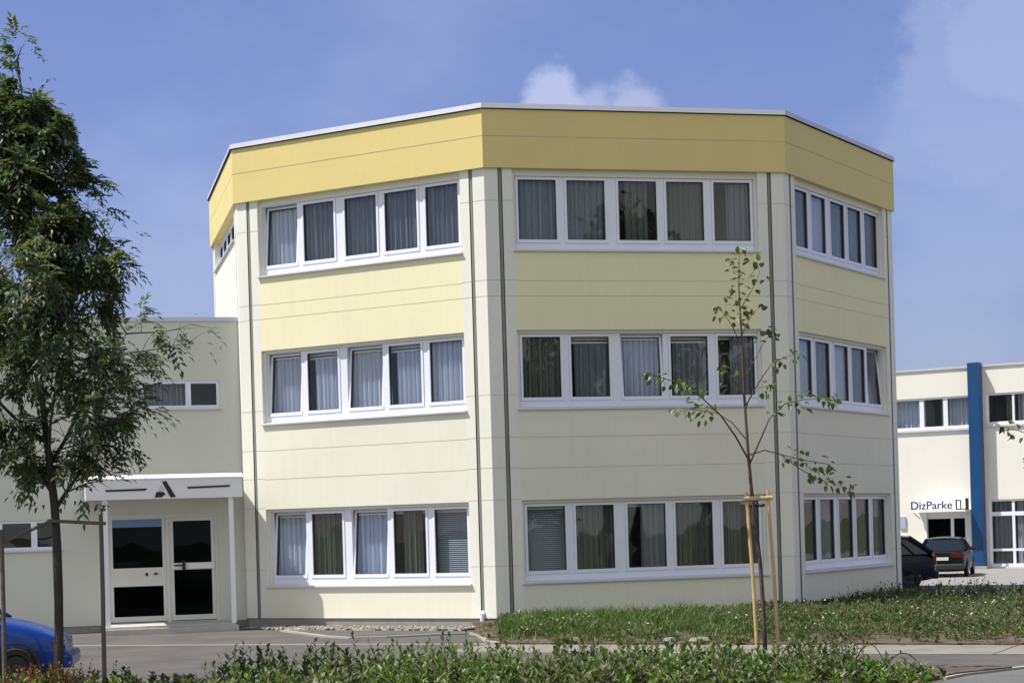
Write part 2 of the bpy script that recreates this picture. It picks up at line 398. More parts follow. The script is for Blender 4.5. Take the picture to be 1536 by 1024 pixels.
def window(k, zb, zt, spec, parent=office, tf=None, glass=GLASS, op=(OP0, OP1), hb=.245, ht=None, low=False):
    tf = tf or FP(k)
    o0, o1 = op
    if k:
        rt = .062 if zt < 9 else .135
        o0, o1 = o0 + .064, o1 - .056; zt2 = zt - rt
    else: zt2 = zt
    gz0 = zb + hb; gz1 = zt - (ht if ht is not None else (.135 if zt < 9 else .205))
    f = MB(); w = .052; wb = .07
    f.box(o0 + .002, o1 - .002, -.205, -.13, zb + .03, gz0 - wb - .003, 0, tf)
    f.box(o0 + .002, o1 - .002, -.205, -.13, min(gz1 + w + .003, zt2 - .004), zt2 - .002, 0, tf)
    edges = [o0 + .002] + [e for a, b in glass for e in (a - w - .003, b + w + .003)] + [o1 - .002]
    for i in range(0, len(edges), 2):
        f.box(edges[i], edges[i + 1], -.205, -.13, gz0 - wb - .003, gz1 + w + .003, 0, tf)
    fr = f.build('window', 'pvc', parent)
    for i, (a, b) in enumerate(glass):
        sp = spec[i]
        sash_and_pane(fr, tf, a, b, gz0, gz1, w=w, wb=wb, tilt=R(5.2) if 't' in sp else 0.)
        sd = k * 100 + int(zb * 10) + i
        ca, cb = a - .12, b + .12; za, zc = gz0 - .12, gz1 + .14
        for ch in sp:
            if ch == 'w': curtain(fr, tf, ca, cb, za, zc, 'cur_w', seed=sd, n=-.35 if 't' in sp else -.265)
            if ch == 'g': curtain(fr, tf, ca, cb, za, zc, 'cur_g', seed=sd)
            if ch == 'e': curtain(fr, tf, ca, cb, za, zc, 'cur_gr', seed=sd)
            if ch == 'l': curtain(fr, tf, ca, a + (b - a) * .55, za, zc, 'cur_gr', seed=sd)
            if ch == 'r': curtain(fr, tf, a + (b - a) * .38, cb, za, zc, 'cur_g', seed=sd)
            if ch == 'c': curtain(fr, tf, a + (b - a) * .22, a + (b - a) * .80, za, zc, 'cur_gr', seed=sd)
            if ch == 'm':
                curtain(fr, tf, a + (b - a) * .12, cb, za, zc - .28, 'cur_g' if k == 2 else 'cur_w', seed=sd)
                rl = MB(); rl.box(a - .1, b + .1, -.30, -.265, zc - .27, zc - .235, 0, tf); rl.build('curtain_rail', 'pvc', fr)
            if ch == 'b': blind(fr, tf, a - .05, b + .05, za, zc)
    sl = MB()
    o0, o1 = op
    sl.hexa([tf(o0 - .03, .055, zb - .022), tf(o1 + .03, .055, zb - .022), tf(o1 - .004, -.128, zb + .002), tf(o0 + .004, -.128, zb + .002),
             tf(o0 - .03, .055, zb + .012), tf(o1 + .03, .055, zb + .012), tf(o1 - .004, -.128, zb + .045), tf(o0 + .004, -.128, zb + .045)])
    sl.build('sill', 'sill', fr)
    return fr
SPECS = {1: [['tw', 'e', 'tw', 'c', 'b'], ['tw', 'm', 'tw', 'm', 'w'], ['tw', 'g', 'g', 'g', 'g']],
         2: [['b', 'e', 'r', 'e', 'l'], ['e', 'm', 'tw', 'm', 'r'], ['g', 'g', 'c', 'e', 'r']],
         3: [['l', 'r', 'l', 'e', 'c'], ['w', 'g', 'w', 'g', 'tg'], ['g', 'w', 'g', 'g', 'e']]}
for k in (1, 2, 3):
    for i, (zb, zt) in enumerate(STOREY): window(k, zb, zt, SPECS[k][i])
window(0, 8.58, FAS, ['g', 'g', 'g', 'g', 'g'], hb=.19, ht=.15)
dp = MB(); t1 = FP(1)
dp.tube([t1(6.27, .05, G - .1), t1(6.27, .05, .07)], .045, 10); dp.tube([t1(6.27, .05, .07), t1(6.27, -.01, .13)], .05, 10)
dp.build('drain_pipe', 'pvc', office, smooth=False)

# ------------------------------------------------------------------ annex with the entrance
AO = ORG[0] + DIRS[0] * (L - .3)
AD, AN = DIRS[2], NRM[2]
def AP(s, q, z): return (AO.x + AD.x * s + AN.x * q, AO.y + AD.y * s + AN.y * q, z)
annex = empty('annex_building', AP(-3, -4, G), 'low two storey grey-cream entrance wing beside the octagonal block', 'building')
AW = [(-2.22, -.46, 4.76, 5.36), (-5.40, -4.02, 1.68, 2.32)]     # window openings
DW = (-3.06, -.60, -.02, 2.37)
S0, S1, AT = -16., .02, 6.70
aw = MB()
def wall_with_holes(mb, tf, s0, s1, z0, z1, holes, dep=.12, m=0):
    ss = sorted({s0, s1, *[h[0] for h in holes], *[h[1] for h in holes]}); zz = sorted({z0, z1, *[h[2] for h in holes], *[h[3] for h in holes]})
    for i in range(len(ss) - 1):
        for j in range(len(zz) - 1):
            cs, cz = (ss[i] + ss[i + 1]) / 2, (zz[j] + zz[j + 1]) / 2
            if any(h[0] < cs < h[1] and h[2] < cz < h[3] for h in holes): continue
            mb.face([tf(ss[i], 0, zz[j]), tf(ss[i + 1], 0, zz[j]), tf(ss[i + 1], 0, zz[j + 1]), tf(ss[i], 0, zz[j + 1])], m)
    for h in holes:
        for s in h[:2]: mb.face([tf(s, 0, h[2]), tf(s, -dep, h[2]), tf(s, -dep, h[3]), tf(s, 0, h[3])], m)
        for z in h[2:]: mb.face([tf(h[0], 0, z), tf(h[1], 0, z), tf(h[1], -dep, z), tf(h[0], -dep, z)], m)
wall_with_holes(aw, AP, S0, S1, -.05, AT, AW + [DW])
aw.face([AP(S0, 0, -.05), AP(S0, -8, -.05), AP(S0, -8, AT), AP(S0, 0, AT)])
aw.face([AP(S1, 0, -.05), AP(S1, -1.5, -.05), AP(S1, -1.5, AT), AP(S1, 0, AT)])
aw.face([AP(S0, -8, -.05), AP(-2, -8, -.05), AP(-2, -8, AT), AP(S0, -8, AT)])
aw.build('wall', 'annexw', annex)
ap = MB(); ap.box(S0, -3.07, -.4, -.02, G - .2, -.052, 0, AP); ap.box(-.59, S1 + .3, -.4, -.02, G - .2, -.052, 0, AP); ap.build('plinth', 'plinth', annex)
ar = MB(); ar.face([AP(S0, -.05, AT - .06), AP(S1, -.05, AT - .06), AP(-1.2, -8, AT - .06), AP(S0, -8, AT - .06)]); ar.build('roof', 'roof', annex)
ac = MB(); ac.box(S0, S1 + .03, -.30, .035, AT, AT + .09, 0, AP); ac.build('roof_coping', 'coping', annex)
ai = MB()
ai.face([AP(-16, -3.5, 0), AP(-.3, -3.5, 0), AP(-.3, -3.5, AT), AP(-16, -3.5, AT)]); ai.face([AP(-16, -.1, .0), AP(-.3, -.1, .0), AP(-.3, -3.5, .0), AP(-16, -3.5, .0)])
ai.face([AP(-16, -.13, 3.3), AP(-.3, -.13, 3.3), AP(-.3, -3.5, 3.3), AP(-16, -3.5, 3.3)])
for s in (-16, -3.6, -.3): ai.face([AP(s, -.13, 0), AP(s, -3.5, 0), AP(s, -3.5, AT), AP(s, -.13, AT)])
ai.build('interior', 'inside', annex)
def small_window(h, panes, cur):
    s0, s1, z0, z1 = h; f = MB(); e = .055
    f.box(s0, s1, -.118, -.03, z0, z0 + e, 0, AP); f.box(s0, s1, -.118, -.03, z1 - e, z1, 0, AP)
    xs = [s0] + [v for p in panes for v in p] + [s1]
    for i in range(0, len(xs), 2): f.box(xs[i], xs[i + 1], -.118, -.03, z0 + e, z1 - e, 0, AP)
    fr = f.build('window', 'pvc', annex)
    for p in panes:
        g = MB(); g.box(p[0], p[1], -.085, -.075, z0 + e, z1 - e, 0, AP); g.build('pane', 'glass', fr)
    for a, b, mt in cur: curtain(fr, AP, a, b, z0, z1, mt, n=-.20, seed=int(a * 37) % 91)
    sl = MB(); sl.box(s0 - .04, s1 + .06, -.02, .06, z0 - .045, z0 - .004, 0, AP); sl.build('sill', 'sill', fr)
small_window(AW[0], [(-2.14, -1.22), (-1.10, -.53)], [(-2.2, -1.2, 'cur_g')])
small_window(AW[1], [(-5.28, -4.67), (-4.54, -4.10)], [])

# entrance door
dr = MB(); d0, d1, dz0, dz1 = DW
dr.box(d0, d0 + .06, -.118, -.02, dz0, dz1, 0, AP); dr.box(d1 - .06, d1, -.118, -.02, dz0, dz1, 0, AP); dr.box(d0 + .06, d1 - .06, -.118, -.02, dz1 - .055, dz1, 0, AP)
dr.box(-1.755, -1.675, -.118, -.02, dz0, dz1 - .055, 0, AP)
door = dr.build('door_frame', 'doorf', annex)
def leaf(a, b, ga, gb, mid0, mid1, top):
    f = MB(); q0, q1 = -.105, -.035
    f.box(a, ga, q0, q1, .0, dz1 - .058, 0, AP); f.box(gb, b, q0, q1, .0, dz1 - .058, 0, AP)
    f.box(ga, gb, q0, q1, .0, .115, 0, AP); f.box(ga, gb, q0, q1, mid0, mid1, 0, AP); f.box(ga, gb, q0, q1, top, dz1 - .058, 0, AP)
    return f.build('door_leaf', 'doorf', door)
leaf(-2.997, -1.758, -2.92, -1.83, .79, 1.20, 2.285)
leaf(-1.672, -.663, -1.585, -.745, 1.13, 1.285, 2.225)
for (a, b, z0, z1) in ((-2.92, -1.83, .115, .79), (-2.92, -1.83, 1.20, 2.11), (-1.585, -.745, .115, 1.13), (-1.585, -.745, 1.285, 2.225)):
    g = MB(); g.box(a, b, -.08, -.07, z0, z1, 0, AP); g.build('door_pane', 'glassd', door)
g = MB(); g.box(-2.92, -1.83, -.085, -.066, 2.11, 2.285, 0, AP); g.build('blue_strip', 'blueband', door)  # opaque blue strip across the top of the wider door leaf
h = MB()
h.tube([AP(-1.36, -.03, 1.235), AP(-1.36, .05, 1.235), AP(-1.58, .05, 1.225)], .018, 8); h.box(-1.40, -1.33, -.034, -.022, 1.12, 1.33, 0, AP)
h.build('door_handle', 'black', door)
h = MB(); h.box(-1.63, -1.46, -.03, .0, 1.155, 1.215, 0, AP); h.box(-1.28, -.70, -.03, .03, 1.15, 1.265, 0, AP); h.build('push_plate', 'white', door)
h = MB()
h.tube([AP(-2.19, -.035, 1.05), AP(-2.19, -.015, 1.05)], .034, 10); h.tube([AP(-2.0, -.035, 1.06), AP(-2.0, -.012, 1.06)], .026, 10); h.tube([AP(-2.03, -.02, 1.05), AP(-1.94, -.01, 1.055)], .016, 8)
h.build('door_lock', 'black', door)
stp = MB(); stp.box(-3.22, -.33, .002, 1.72, G - .05, -.075, 0, AP); stp.box(-3.16, -.40, -.01, 1.66, -.075, -.03, 0, AP); stp.build('entrance_step', 'step', annex, bevel=.01)

# canopy over the entrance
CN = 1.66; c0, c1, cz0, cz1 = -3.50, -.17, 2.70, 3.13
cb = MB()
cb.box(c0, c1, CN - .06, CN, cz0, cz1, 0, AP)                                   # front board
cb.box(c0, c0 + .05, .003, CN - .061, cz0, cz1, 0, AP); cb.box(c1 - .05, c1, .003, CN - .061, cz0, cz1, 0, AP)
cb.box(c0 + .051, c1 - .051, .003, CN - .061, cz0 + .03, cz0 + .06, 0, AP)      # soffit
cb.hexa([AP(c0 - .02, CN + .025, cz1 + .001), AP(c1 + .02, CN + .025, cz1 + .001), AP(c1 + .02, CN - .22, cz1 + .001), AP(c0 - .02, CN - .22, cz1 + .001),
         AP(c0 - .02, CN + .02, cz1 + .022), AP(c1 + .02, CN + .02, cz1 + .022), AP(c1 + .02, CN - .21, cz1 + .10), AP(c0 - .02, CN - .21, cz1 + .10)])
cb.box(c0 + .051, c1 - .051, .004, CN - .221, cz1 - .06, cz1 - .02, 1, AP)
canopy = cb.build('entrance_canopy', ['white', 'roof'], annex)
for s in (-3.10, -.42):
    p = MB(); p.box(s - .05, s + .05, 1.50, 1.60, -.03, cz0 + .002, 0, AP); p.build('canopy_post', 'white', canopy)
# stylised letter A and the two bars, raised on the board
def px2canopy(x, y): return (x, y)
q = CN + .012
def plate(name, pts, mt): 
    m_ = MB(); m_.prism([AP(s, CN - .001, z) for s, z in pts], (AN.x * .014, AN.y * .014, 0)); m_.build(name, mt, canopy)
plate('sign_letter', [(-1.885, 3.065), (-1.80, 3.085), (-1.60, 2.735), (-1.715, 2.725)], 'black')
plate('sign_letter', [(-2.01, 2.85), (-1.87, 2.85), (-1.815, 2.80), (-1.90, 2.735), (-2.05, 2.73)], 'black')
plate('sign_letter', [(-1.985, 2.875), (-1.905, 3.01), (-1.84, 2.875)], 'coping')
plate('sign_bar', [(-3.09, 2.915), (-2.20, 2.93), (-2.24, 2.885), (-3.07, 2.875)], 'black')
plate('sign_bar', [(-1.36, 2.945), (-.42, 2.965), (-.46, 2.925), (-1.33, 2.905)], 'black')

# ------------------------------------------------------------------ shop building to the right
SO = Vector((17.6, 70.)); SD, SN = DIRS[1], NRM[1]
def SP(s, q, z): return (SO.x + SD.x * s + SN.x * q, SO.y + SD.y * s + SN.y * q, z)
shop = empty('shop_building', SP(0, 0, G), 'white two storey shop building with blue column, behind the parked cars', 'building')
sh = MB()
SH = [(-9.0, -4.0, 5.06, 6.24), (-3.85, -.72, 5.06, 6.24), (-.14, 4.2, 5.12, 6.26), (-.14, 5.0, -.12, 2.34), (-2.66, -.9, G + .02, 1.78)]
wall_with_holes(sh, SP, -14, 14, G, 7.26, SH, .14)
for s in (-14, 14): sh.face([SP(s, 0, G), SP(s, -12, G), SP(s, -12, 7.26), SP(s, 0, 7.26)])
sh.face([SP(-14, -12, G), SP(14, -12, G), SP(14, -12, 7.26), SP(-14, -12, 7.26)])
sh.build('wall', 'shopw', shop)
sr = MB(); sr.face([SP(-14, 0, 7.2), SP(14, 0, 7.2), SP(14, -12, 7.2), SP(-14, -12, 7.2)]); sr.build('roof', 'roof', shop)
s_ = MB(); s_.box(-14.05, 14.05, -.25, .05, 7.26, 7.34, 0, SP); s_.build('roof_coping', 'coping', shop)
si = MB(); si.face([SP(-13.9, -2.5, G), SP(13.9, -2.5, G), SP(13.9, -2.5, 7.1), SP(-13.9, -2.5, 7.1)]); si.face([SP(-13.9, -.15, 3.4), SP(13.9, -.15, 3.4), SP(13.9, -2.5, 3.4), SP(-13.9, -2.5, 3.4)])
si.face([SP(-13.9, -.15, G + .03), SP(13.9, -.15, G + .03), SP(13.9, -2.5, G + .03), SP(-13.9, -2.5, G + .03)])
for s in (-4, -.6, 1.0): si.box(s, s + .05, -2.5, -.2, G, 7, 0, SP)
si.build('interior', 'inside', shop)
cl = MB(); cl.box(-.70, -.27, .003, .42, G + .05, 7.42, 0, SP); cl.build('blue_column', 'blue', shop, bevel=.012)
cb_ = MB(); cb_.box(-.85, -.10, .0, .62, G, G + .1, 0, SP); cb_.build('column_base', 'kerb', shop)
def shop_window(h, vs, hs, cur=(), bar=.07, sill=True):
    s0, s1, z0, z1 = h; f = MB(); q0, q1 = -.135, -.06
    f.box(s0, s1, q0, q1, z0, z0 + bar * 1.3, 0, SP); f.box(s0, s1, q0, q1, z1 - bar, z1, 0, SP)
    for s, w in [(s0 + bar / 2, bar), (s1 - bar / 2, bar)] + list(vs): f.box(s - w / 2, s + w / 2, q0 + .003, q1 + .004, z0 + bar * 1.3, z1 - bar, 0, SP)
    for z, w in hs: f.box(s0 + bar, s1 - bar, q0 + .006, q1, z - w / 2, z + w / 2, 0, SP)
    fr = f.build('window', 'pvc', shop)
    g = MB(); g.box(s0 + .01, s1 - .01, -.105, -.097, z0 + .01, z1 - .01, 0, SP); g.build('pane', 'glass', fr)
    for i, (a, b, mt) in enumerate(cur): curtain(fr, SP, a, b, z0, z1, mt, n=-.4, seed=i + 3, wl=.16)
    if sill:
        sl = MB(); sl.box(s0 - .03, s1 + .03, -.05, .07, z0 - .09, z0 - .01, 0, SP); sl.build('sill', 'sill', fr)
shop_window(SH[0], [(-5.2, .16), (-6.4, .16), (-7.6, .16)], [], [(-9, -4, 'cur_w')])
shop_window(SH[1], [(-2.64, .17), (-1.72, .17)], [], [(-3.9, -2.6, 'cur_w'), (-2.0, -1.9, 'cur_g'), (-1.7, -.7, 'cur_w')])
shop_window(SH[2], [(.85, .08), (1.75, .17), (2.7, .1)], [], [(.5, .85, 'cur_gr'), (1.0, 1.6, 'cur_w'), (2.2, 3.6, 'cur_w')])
shop_window(SH[3], [(.74, .1), (1.7, .1), (2.7, .1), (3.7, .1)], [(1.81, .15), (.48, .09)], [(-.1, .7, 'cur_g'), (.8, 1.7, 'cur_w'), (2.0, 4.6, 'cur_g')])
d = MB()
d.box(-2.66, -2.53, -.13, -.05, G + .03, 1.78, 0, SP); d.box(-1.64, -1.52, -.13, -.05, G + .03, 1.69, 0, SP); d.box(-1.09, -.90, -.13, -.05, G + .03, 1.78, 0, SP)
d.box(-2.53, -1.09, -.13, -.05, 1.69, 1.78, 0, SP); d.box(-2.53, -1.64, -.128, -.052, G + .03, .06, 0, SP); d.box(-1.52, -1.09, -.128, -.052, G + .03, .06, 0, SP)
sd = d.build('door_frame', 'pvc', shop)
g = MB(); g.box(-2.53, -1.64, -.1, -.09, .06, 1.69, 0, SP); g.box(-1.52, -1.09, -.1, -.09, .06, 1.69, 0, SP); g.build('door_pane', 'glassd', sd)
g = MB(); g.box(-1.5, -1.0, -.04, .0, .62, .70, 0, SP); g.build('push_bar', 'white', sd)
cn = MB(); cn.box(-2.86, -.72, .003, 1.0, 1.94, 2.01, 0, SP); cn.box(-2.62, -2.52, .003, .10, G, 1.935, 0, SP)
cn.hexa([SP(-2.80, .1, 1.70), SP(-2.74, .1, 1.70), SP(-2.74, .18, 1.70), SP(-2.80, .18, 1.70), SP(-2.80, .75, 1.935), SP(-2.74, .75, 1.935), SP(-2.74, .83, 1.935), SP(-2.80, .83, 1.935)])
cn = cn.build('door_canopy', 'white', shop)
# lettering standing on the canopy edge
def text_mesh(body, size):
    cu = bpy.data.curves.new('lettering', 'FONT'); cu.body = body; cu.size = size; cu.extrude = .015; cu.offset = .006
    o = bpy.data.objects.new('tmp_text', cu); COL.objects.link(o)
    dg = bpy.context.evaluated_depsgraph_get(); me = bpy.data.meshes.new_from_object(o.evaluated_get(dg))
    bpy.data.objects.remove(o); return me
me = text_mesh('DizParke', .42)
xs = [v.co.x for v in me.vertices]; w = max(xs) - min(xs); x0 = min(xs)
for v in me.vertices:
    v.co = Vector(SP(-2.80 + (v.co.x - x0) / w * 1.58, .97 - v.co.z, 2.055 + v.co.y)) - shop.location
me.materials.append(M['ink']); o = bpy.data.objects.new('sign_lettering', me); COL.objects.link(o); o.parent = cn
b = MB()
for a in ((-1.09, -1.05, 2.0, 2.38), (-.92, -.89, 2.0, 2.36), (-1.05, -.92, 2.33, 2.37), (-1.05, -.66, 2.01, 2.05)): b.box(a[0], a[1], .93, .99, a[2], a[3], 0, SP)
b.box(-.72, -.62, .90, .99, 1.99, 2.42, 0, SP)
b.build('sign_bracket', 'trim', cn)
b = MB(); b.box(-3.60, -3.36, .003, .06, 1.35, 1.80, 0, SP); b.build('door_plate', 'signb', shop)

# ------------------------------------------------------------------ ground
def sheet(name, pts, mt, z, kind='structure', thick=0.):
    m_ = MB()
    if thick: m_.prism([(x, y, z - thick) for x, y in pts], (0, 0, thick))
    else: m_.face([(x, y, z) for x, y in pts])
    return tag(m_.build(name, mt, loc=(pts[0][0], pts[0][1], z)), kind=kind)
sheet('ground', [(-900, -300), (900, -300), (900, 1500), (-900, 1500)], 'turf', G - .03)
sheet('road', [(-60, 12), (60, 12), (60, 58), (-60, 58)], 'asph', G)
sheet('forecourt', [(9.8, 47.5), (60, 47.5), (60, 95), (9.8, 95)], 'lot', G + .004)
FE = [(-.85, 36.7), (-.62, 34.6), (-.30, 33.62), (2, 32.5), (5, 31.05), (8, 29.62), (12, 27.7), (16, 25.8), (26, 21.0)]
BE = [(-1.0, 38.95), (-.48, 39.02), (.6, 39.3), (2, 39.65), (4, 40.1), (5.95, 40.6), (7.7, 43.4), (9.5, 46.4), (19.5, 47.4)]
# concrete path along the bed
pth = [(-.55, 33.74), (2, 32.5), (5, 31.05), (8, 29.62), (12, 27.7), (16, 25.8), (26, 21.0)]
off = Vector((-.43, -.90)) * 1.95
sheet('path', [(x, y) for x, y in pth] + [(x + off.x, y + off.y) for x, y in reversed(pth)], 'pave', G + .004)
jl = MB()
for t in range(0, 12):
    x = 1.5 + t * 2.1; y = 32.75 - (x - 1.5) * .4835
    a = Vector((x, y)); b_ = a + off; e = Vector((.9, -.43)) * .02
    jl.face([(a.x, a.y, G + .008), (a.x + e.x, a.y + e.y, G + .008), (b_.x + e.x, b_.y + e.y, G + .008), (b_.x, b_.y, G + .008)])
tag(jl.build('path_joints', 'darkgap'), kind='structure')
def ribbon(name, pts, w, z0, z1, mt):
    m_ = MB(); P = [Vector(p) for p in pts]; le, ri = [], []
    for i, p in enumerate(P):
        t = (P[min(i + 1, len(P) - 1)] - P[max(i - 1, 0)]).normalized(); n = Vector((-t.y, t.x)) * w / 2
        le.append(p + n); ri.append(p - n)
    for i in range(len(P) - 1):
        a, b, c, d_ = le[i], ri[i], ri[i + 1], le[i + 1]
        m_.hexa([(a.x, a.y, z0), (b.x, b.y, z0), (c.x, c.y, z0), (d_.x, d_.y, z0), (a.x, a.y, z1), (b.x, b.y, z1), (c.x, c.y, z1), (d_.x, d_.y, z1)])
    return tag(m_.build(name, mt), kind='structure')
ribbon('gutter', [(-30, 45.15), (-7.97, 36.75), (-2.96, 34.84), (-.6, 33.76)], .10, G - .02, G + .012, 'kerb')
ribbon('kerb', [(-5.05, 40.2), (-4.6, 39.2), (-3.9, 37.6), (-3.3, 36.75), (-2.6, 36.7), (-1.7, 37.0), (-.98, 37.1), (-.80, 36.5), (-.62, 34.6), (-.42, 33.75)], .12, G - .05, G + .035, 'kerb')
# pebble strip at the foot of the office
t1 = FP(1)
pb = [t1(.35, .02, 0), t1(6.5, .02, 0), t1(6.35, .95, 0), t1(3.2, .95, 0), t1(1.2, .95, 0)]
sheet('gravel_strip', [(p[0], p[1]) for p in pb], 'gravel', G + .03, thick=.06)
pm = MB(); rnd = random.Random(3)
def pebble(mb, c, r, rnd, m=0):
    vs = []
    for (th_, n, z) in ((0, 1, -.5), (0, 6, .0), (.5, 5, .45)):
        for k in range(n): 
            w = 2 * math.pi * (k + th_) / n; rr = 0 if n == 1 else r * (1 if z == 0 else .6) * rnd.uniform(.75, 1.2)
            vs.append((c[0] + rr * math.cos(w), c[1] + rr * math.sin(w), c[2] + z * r))
    i = len(mb.v); mb.v += vs
    for k in range(6): mb.f.append((i, i + 1 + (k + 1) % 6, i + 1 + k)); mb.m.append(m)
    for k in range(6):
        mb.f.append((i + 1 + k, i + 1 + (k + 1) % 6, i + 7 + min(4, k * 5 // 6))); mb.m.append(m)
        if k < 5: mb.f.append((i + 1 + (k + 1) % 6, i + 7 + (k + 1) % 5, i + 7 + k)); mb.m.append(m)
    mb.f.append((i + 7, i + 8, i + 9, i + 10, i + 11)); mb.m.append(m)
for _ in range(900):
    s = rnd.uniform(.5, 6.45); q_ = rnd.uniform(.05, .98); p = t1(s, q_, G + .035)
    pebble(pm, p, rnd.uniform(.02, .05), rnd, rnd.choice((0, 0, 1)))
tag(pm.build('pebbles', ['gravel', 'stone']), 'pale pebbles lying along the foot of the sunlit office wall', 'pebbles', kind='stuff')

# planting bed in front of the office
def bed_point(u, v):
    x = u * (len(FE) - 1); i = min(int(x), len(FE) - 2); t = x - i
    f_ = Vector(FE[i]).lerp(Vector(FE[i + 1]), t); b_ = Vector(BE[i]).lerp(Vector(BE[i + 1]), t)
    p = f_.lerp(b_, v)
    z = G + .03 + .11 * min(1, v * 2.2) ** .8 + .05 * mnoise.noise((p.x * .7, p.y * .7, 0)) * min(1, v * 6)
    if v < .3:
        e = .16 * mnoise.noise((p.x * 2.1, p.y * 2.1, 4.)) * (1 - v / .3); p = p + Vector((.43, .9)) * e
    return (p.x, p.y, z)
bm_ = MB(); NU, NV = 64, 14
for i in range(NU):
    for j in range(NV):
        bm_.face([bed_point(i / NU, j / NV), bed_point((i + 1) / NU, j / NV), bed_point((i + 1) / NU, (j + 1) / NV), bed_point(i / NU, (j + 1) / NV)])
for i in range(NU):
    a, b_ = bed_point(i / NU, 0), bed_point((i + 1) / NU, 0)
    bm_.face([(a[0], a[1], G - .02), (b_[0], b_[1], G - .02), b_, a])
tag(bm_.build('planting_bed', 'soil'), kind='structure')

# foreground bed
FB = [(-14, 21.0), (4.5, 21.0), (5.1, 23.75), (5.62, 24.42), (6.5, 25.08), (5.2, 25.3), (3.2, 26.2), (-.5, 26.3), (-14, 27.2)]
sheet('foreground_bed', FB, 'soil', G + .05, thick=.09)
ribbon('kerb_edge', [(5.32, 23.98), (5.5, 24.25), (5.7, 24.5), (6.75, 25.35), (9.5, 27.2)][0:5], .12, G - .05, G + .03, 'kerb')
sheet('side_road', [(4.65, 20.9), (5.3, 23.8), (5.8, 24.45), (6.83, 25.3), (9.4, 27.05), (16, 23.9), (16, 12.2), (4.65, 12.2)], 'asphd', G + .004)

# ------------------------------------------------------------------ foliage helpers
def leaf_quad(mb, p, d, n, ln, w, m, fold=.25, seg=1):
    """a pointed leaf of four triangles folded along its midrib"""
    d = d.normalized(); s = d.cross(n)
    if s.length < 1e-4: s = d.cross(Vector((1, .3, .2)))
    s.normalize(); n = s.cross(d)
    i = len(mb.v)
    a = p; t = p + d * ln - n * ln * .12
    mid = p + d * ln * .45
    mb.v += [tuple(a), tuple(mid + s * w * .5 + n * w * fold), tuple(t), tuple(mid - s * w * .5 + n * w * fold), tuple(mid)]
    mb.f += [(i, i + 4, i + 1), (i + 1, i + 4, i + 2), (i, i + 3, i + 4), (i + 3, i + 2, i + 4)]; mb.m += [m] * 4
def round_leaf(mb, p, d, n, ln, w, m):
    d = d.normalized(); s = d.cross(n)
    if s.length < 1e-4: s = d.cross(Vector((1, .3, .2)))
    s.normalize(); n = s.cross(d); i = len(mb.v)
    pr = [(0, 0), (.12, .38), (.42, .52), (.75, .3), (1, 0), (.75, -.3), (.42, -.52), (.12, -.38)]
    mb.v += [tuple(p + d * ln * a + s * w * b_ + n * (abs(b_) * w * .3 - a * a * ln * .2)) for a, b_ in pr]
    mb.f += [(i, i + 1, i + 2, i + 3, i + 4), (i, i + 4, i + 5, i + 6, i + 7)]; mb.m += [m, m]
def rv(r): return Vector((r.gauss(0, 1), r.gauss(0, 1), r.gauss(0, 1))).normalized()

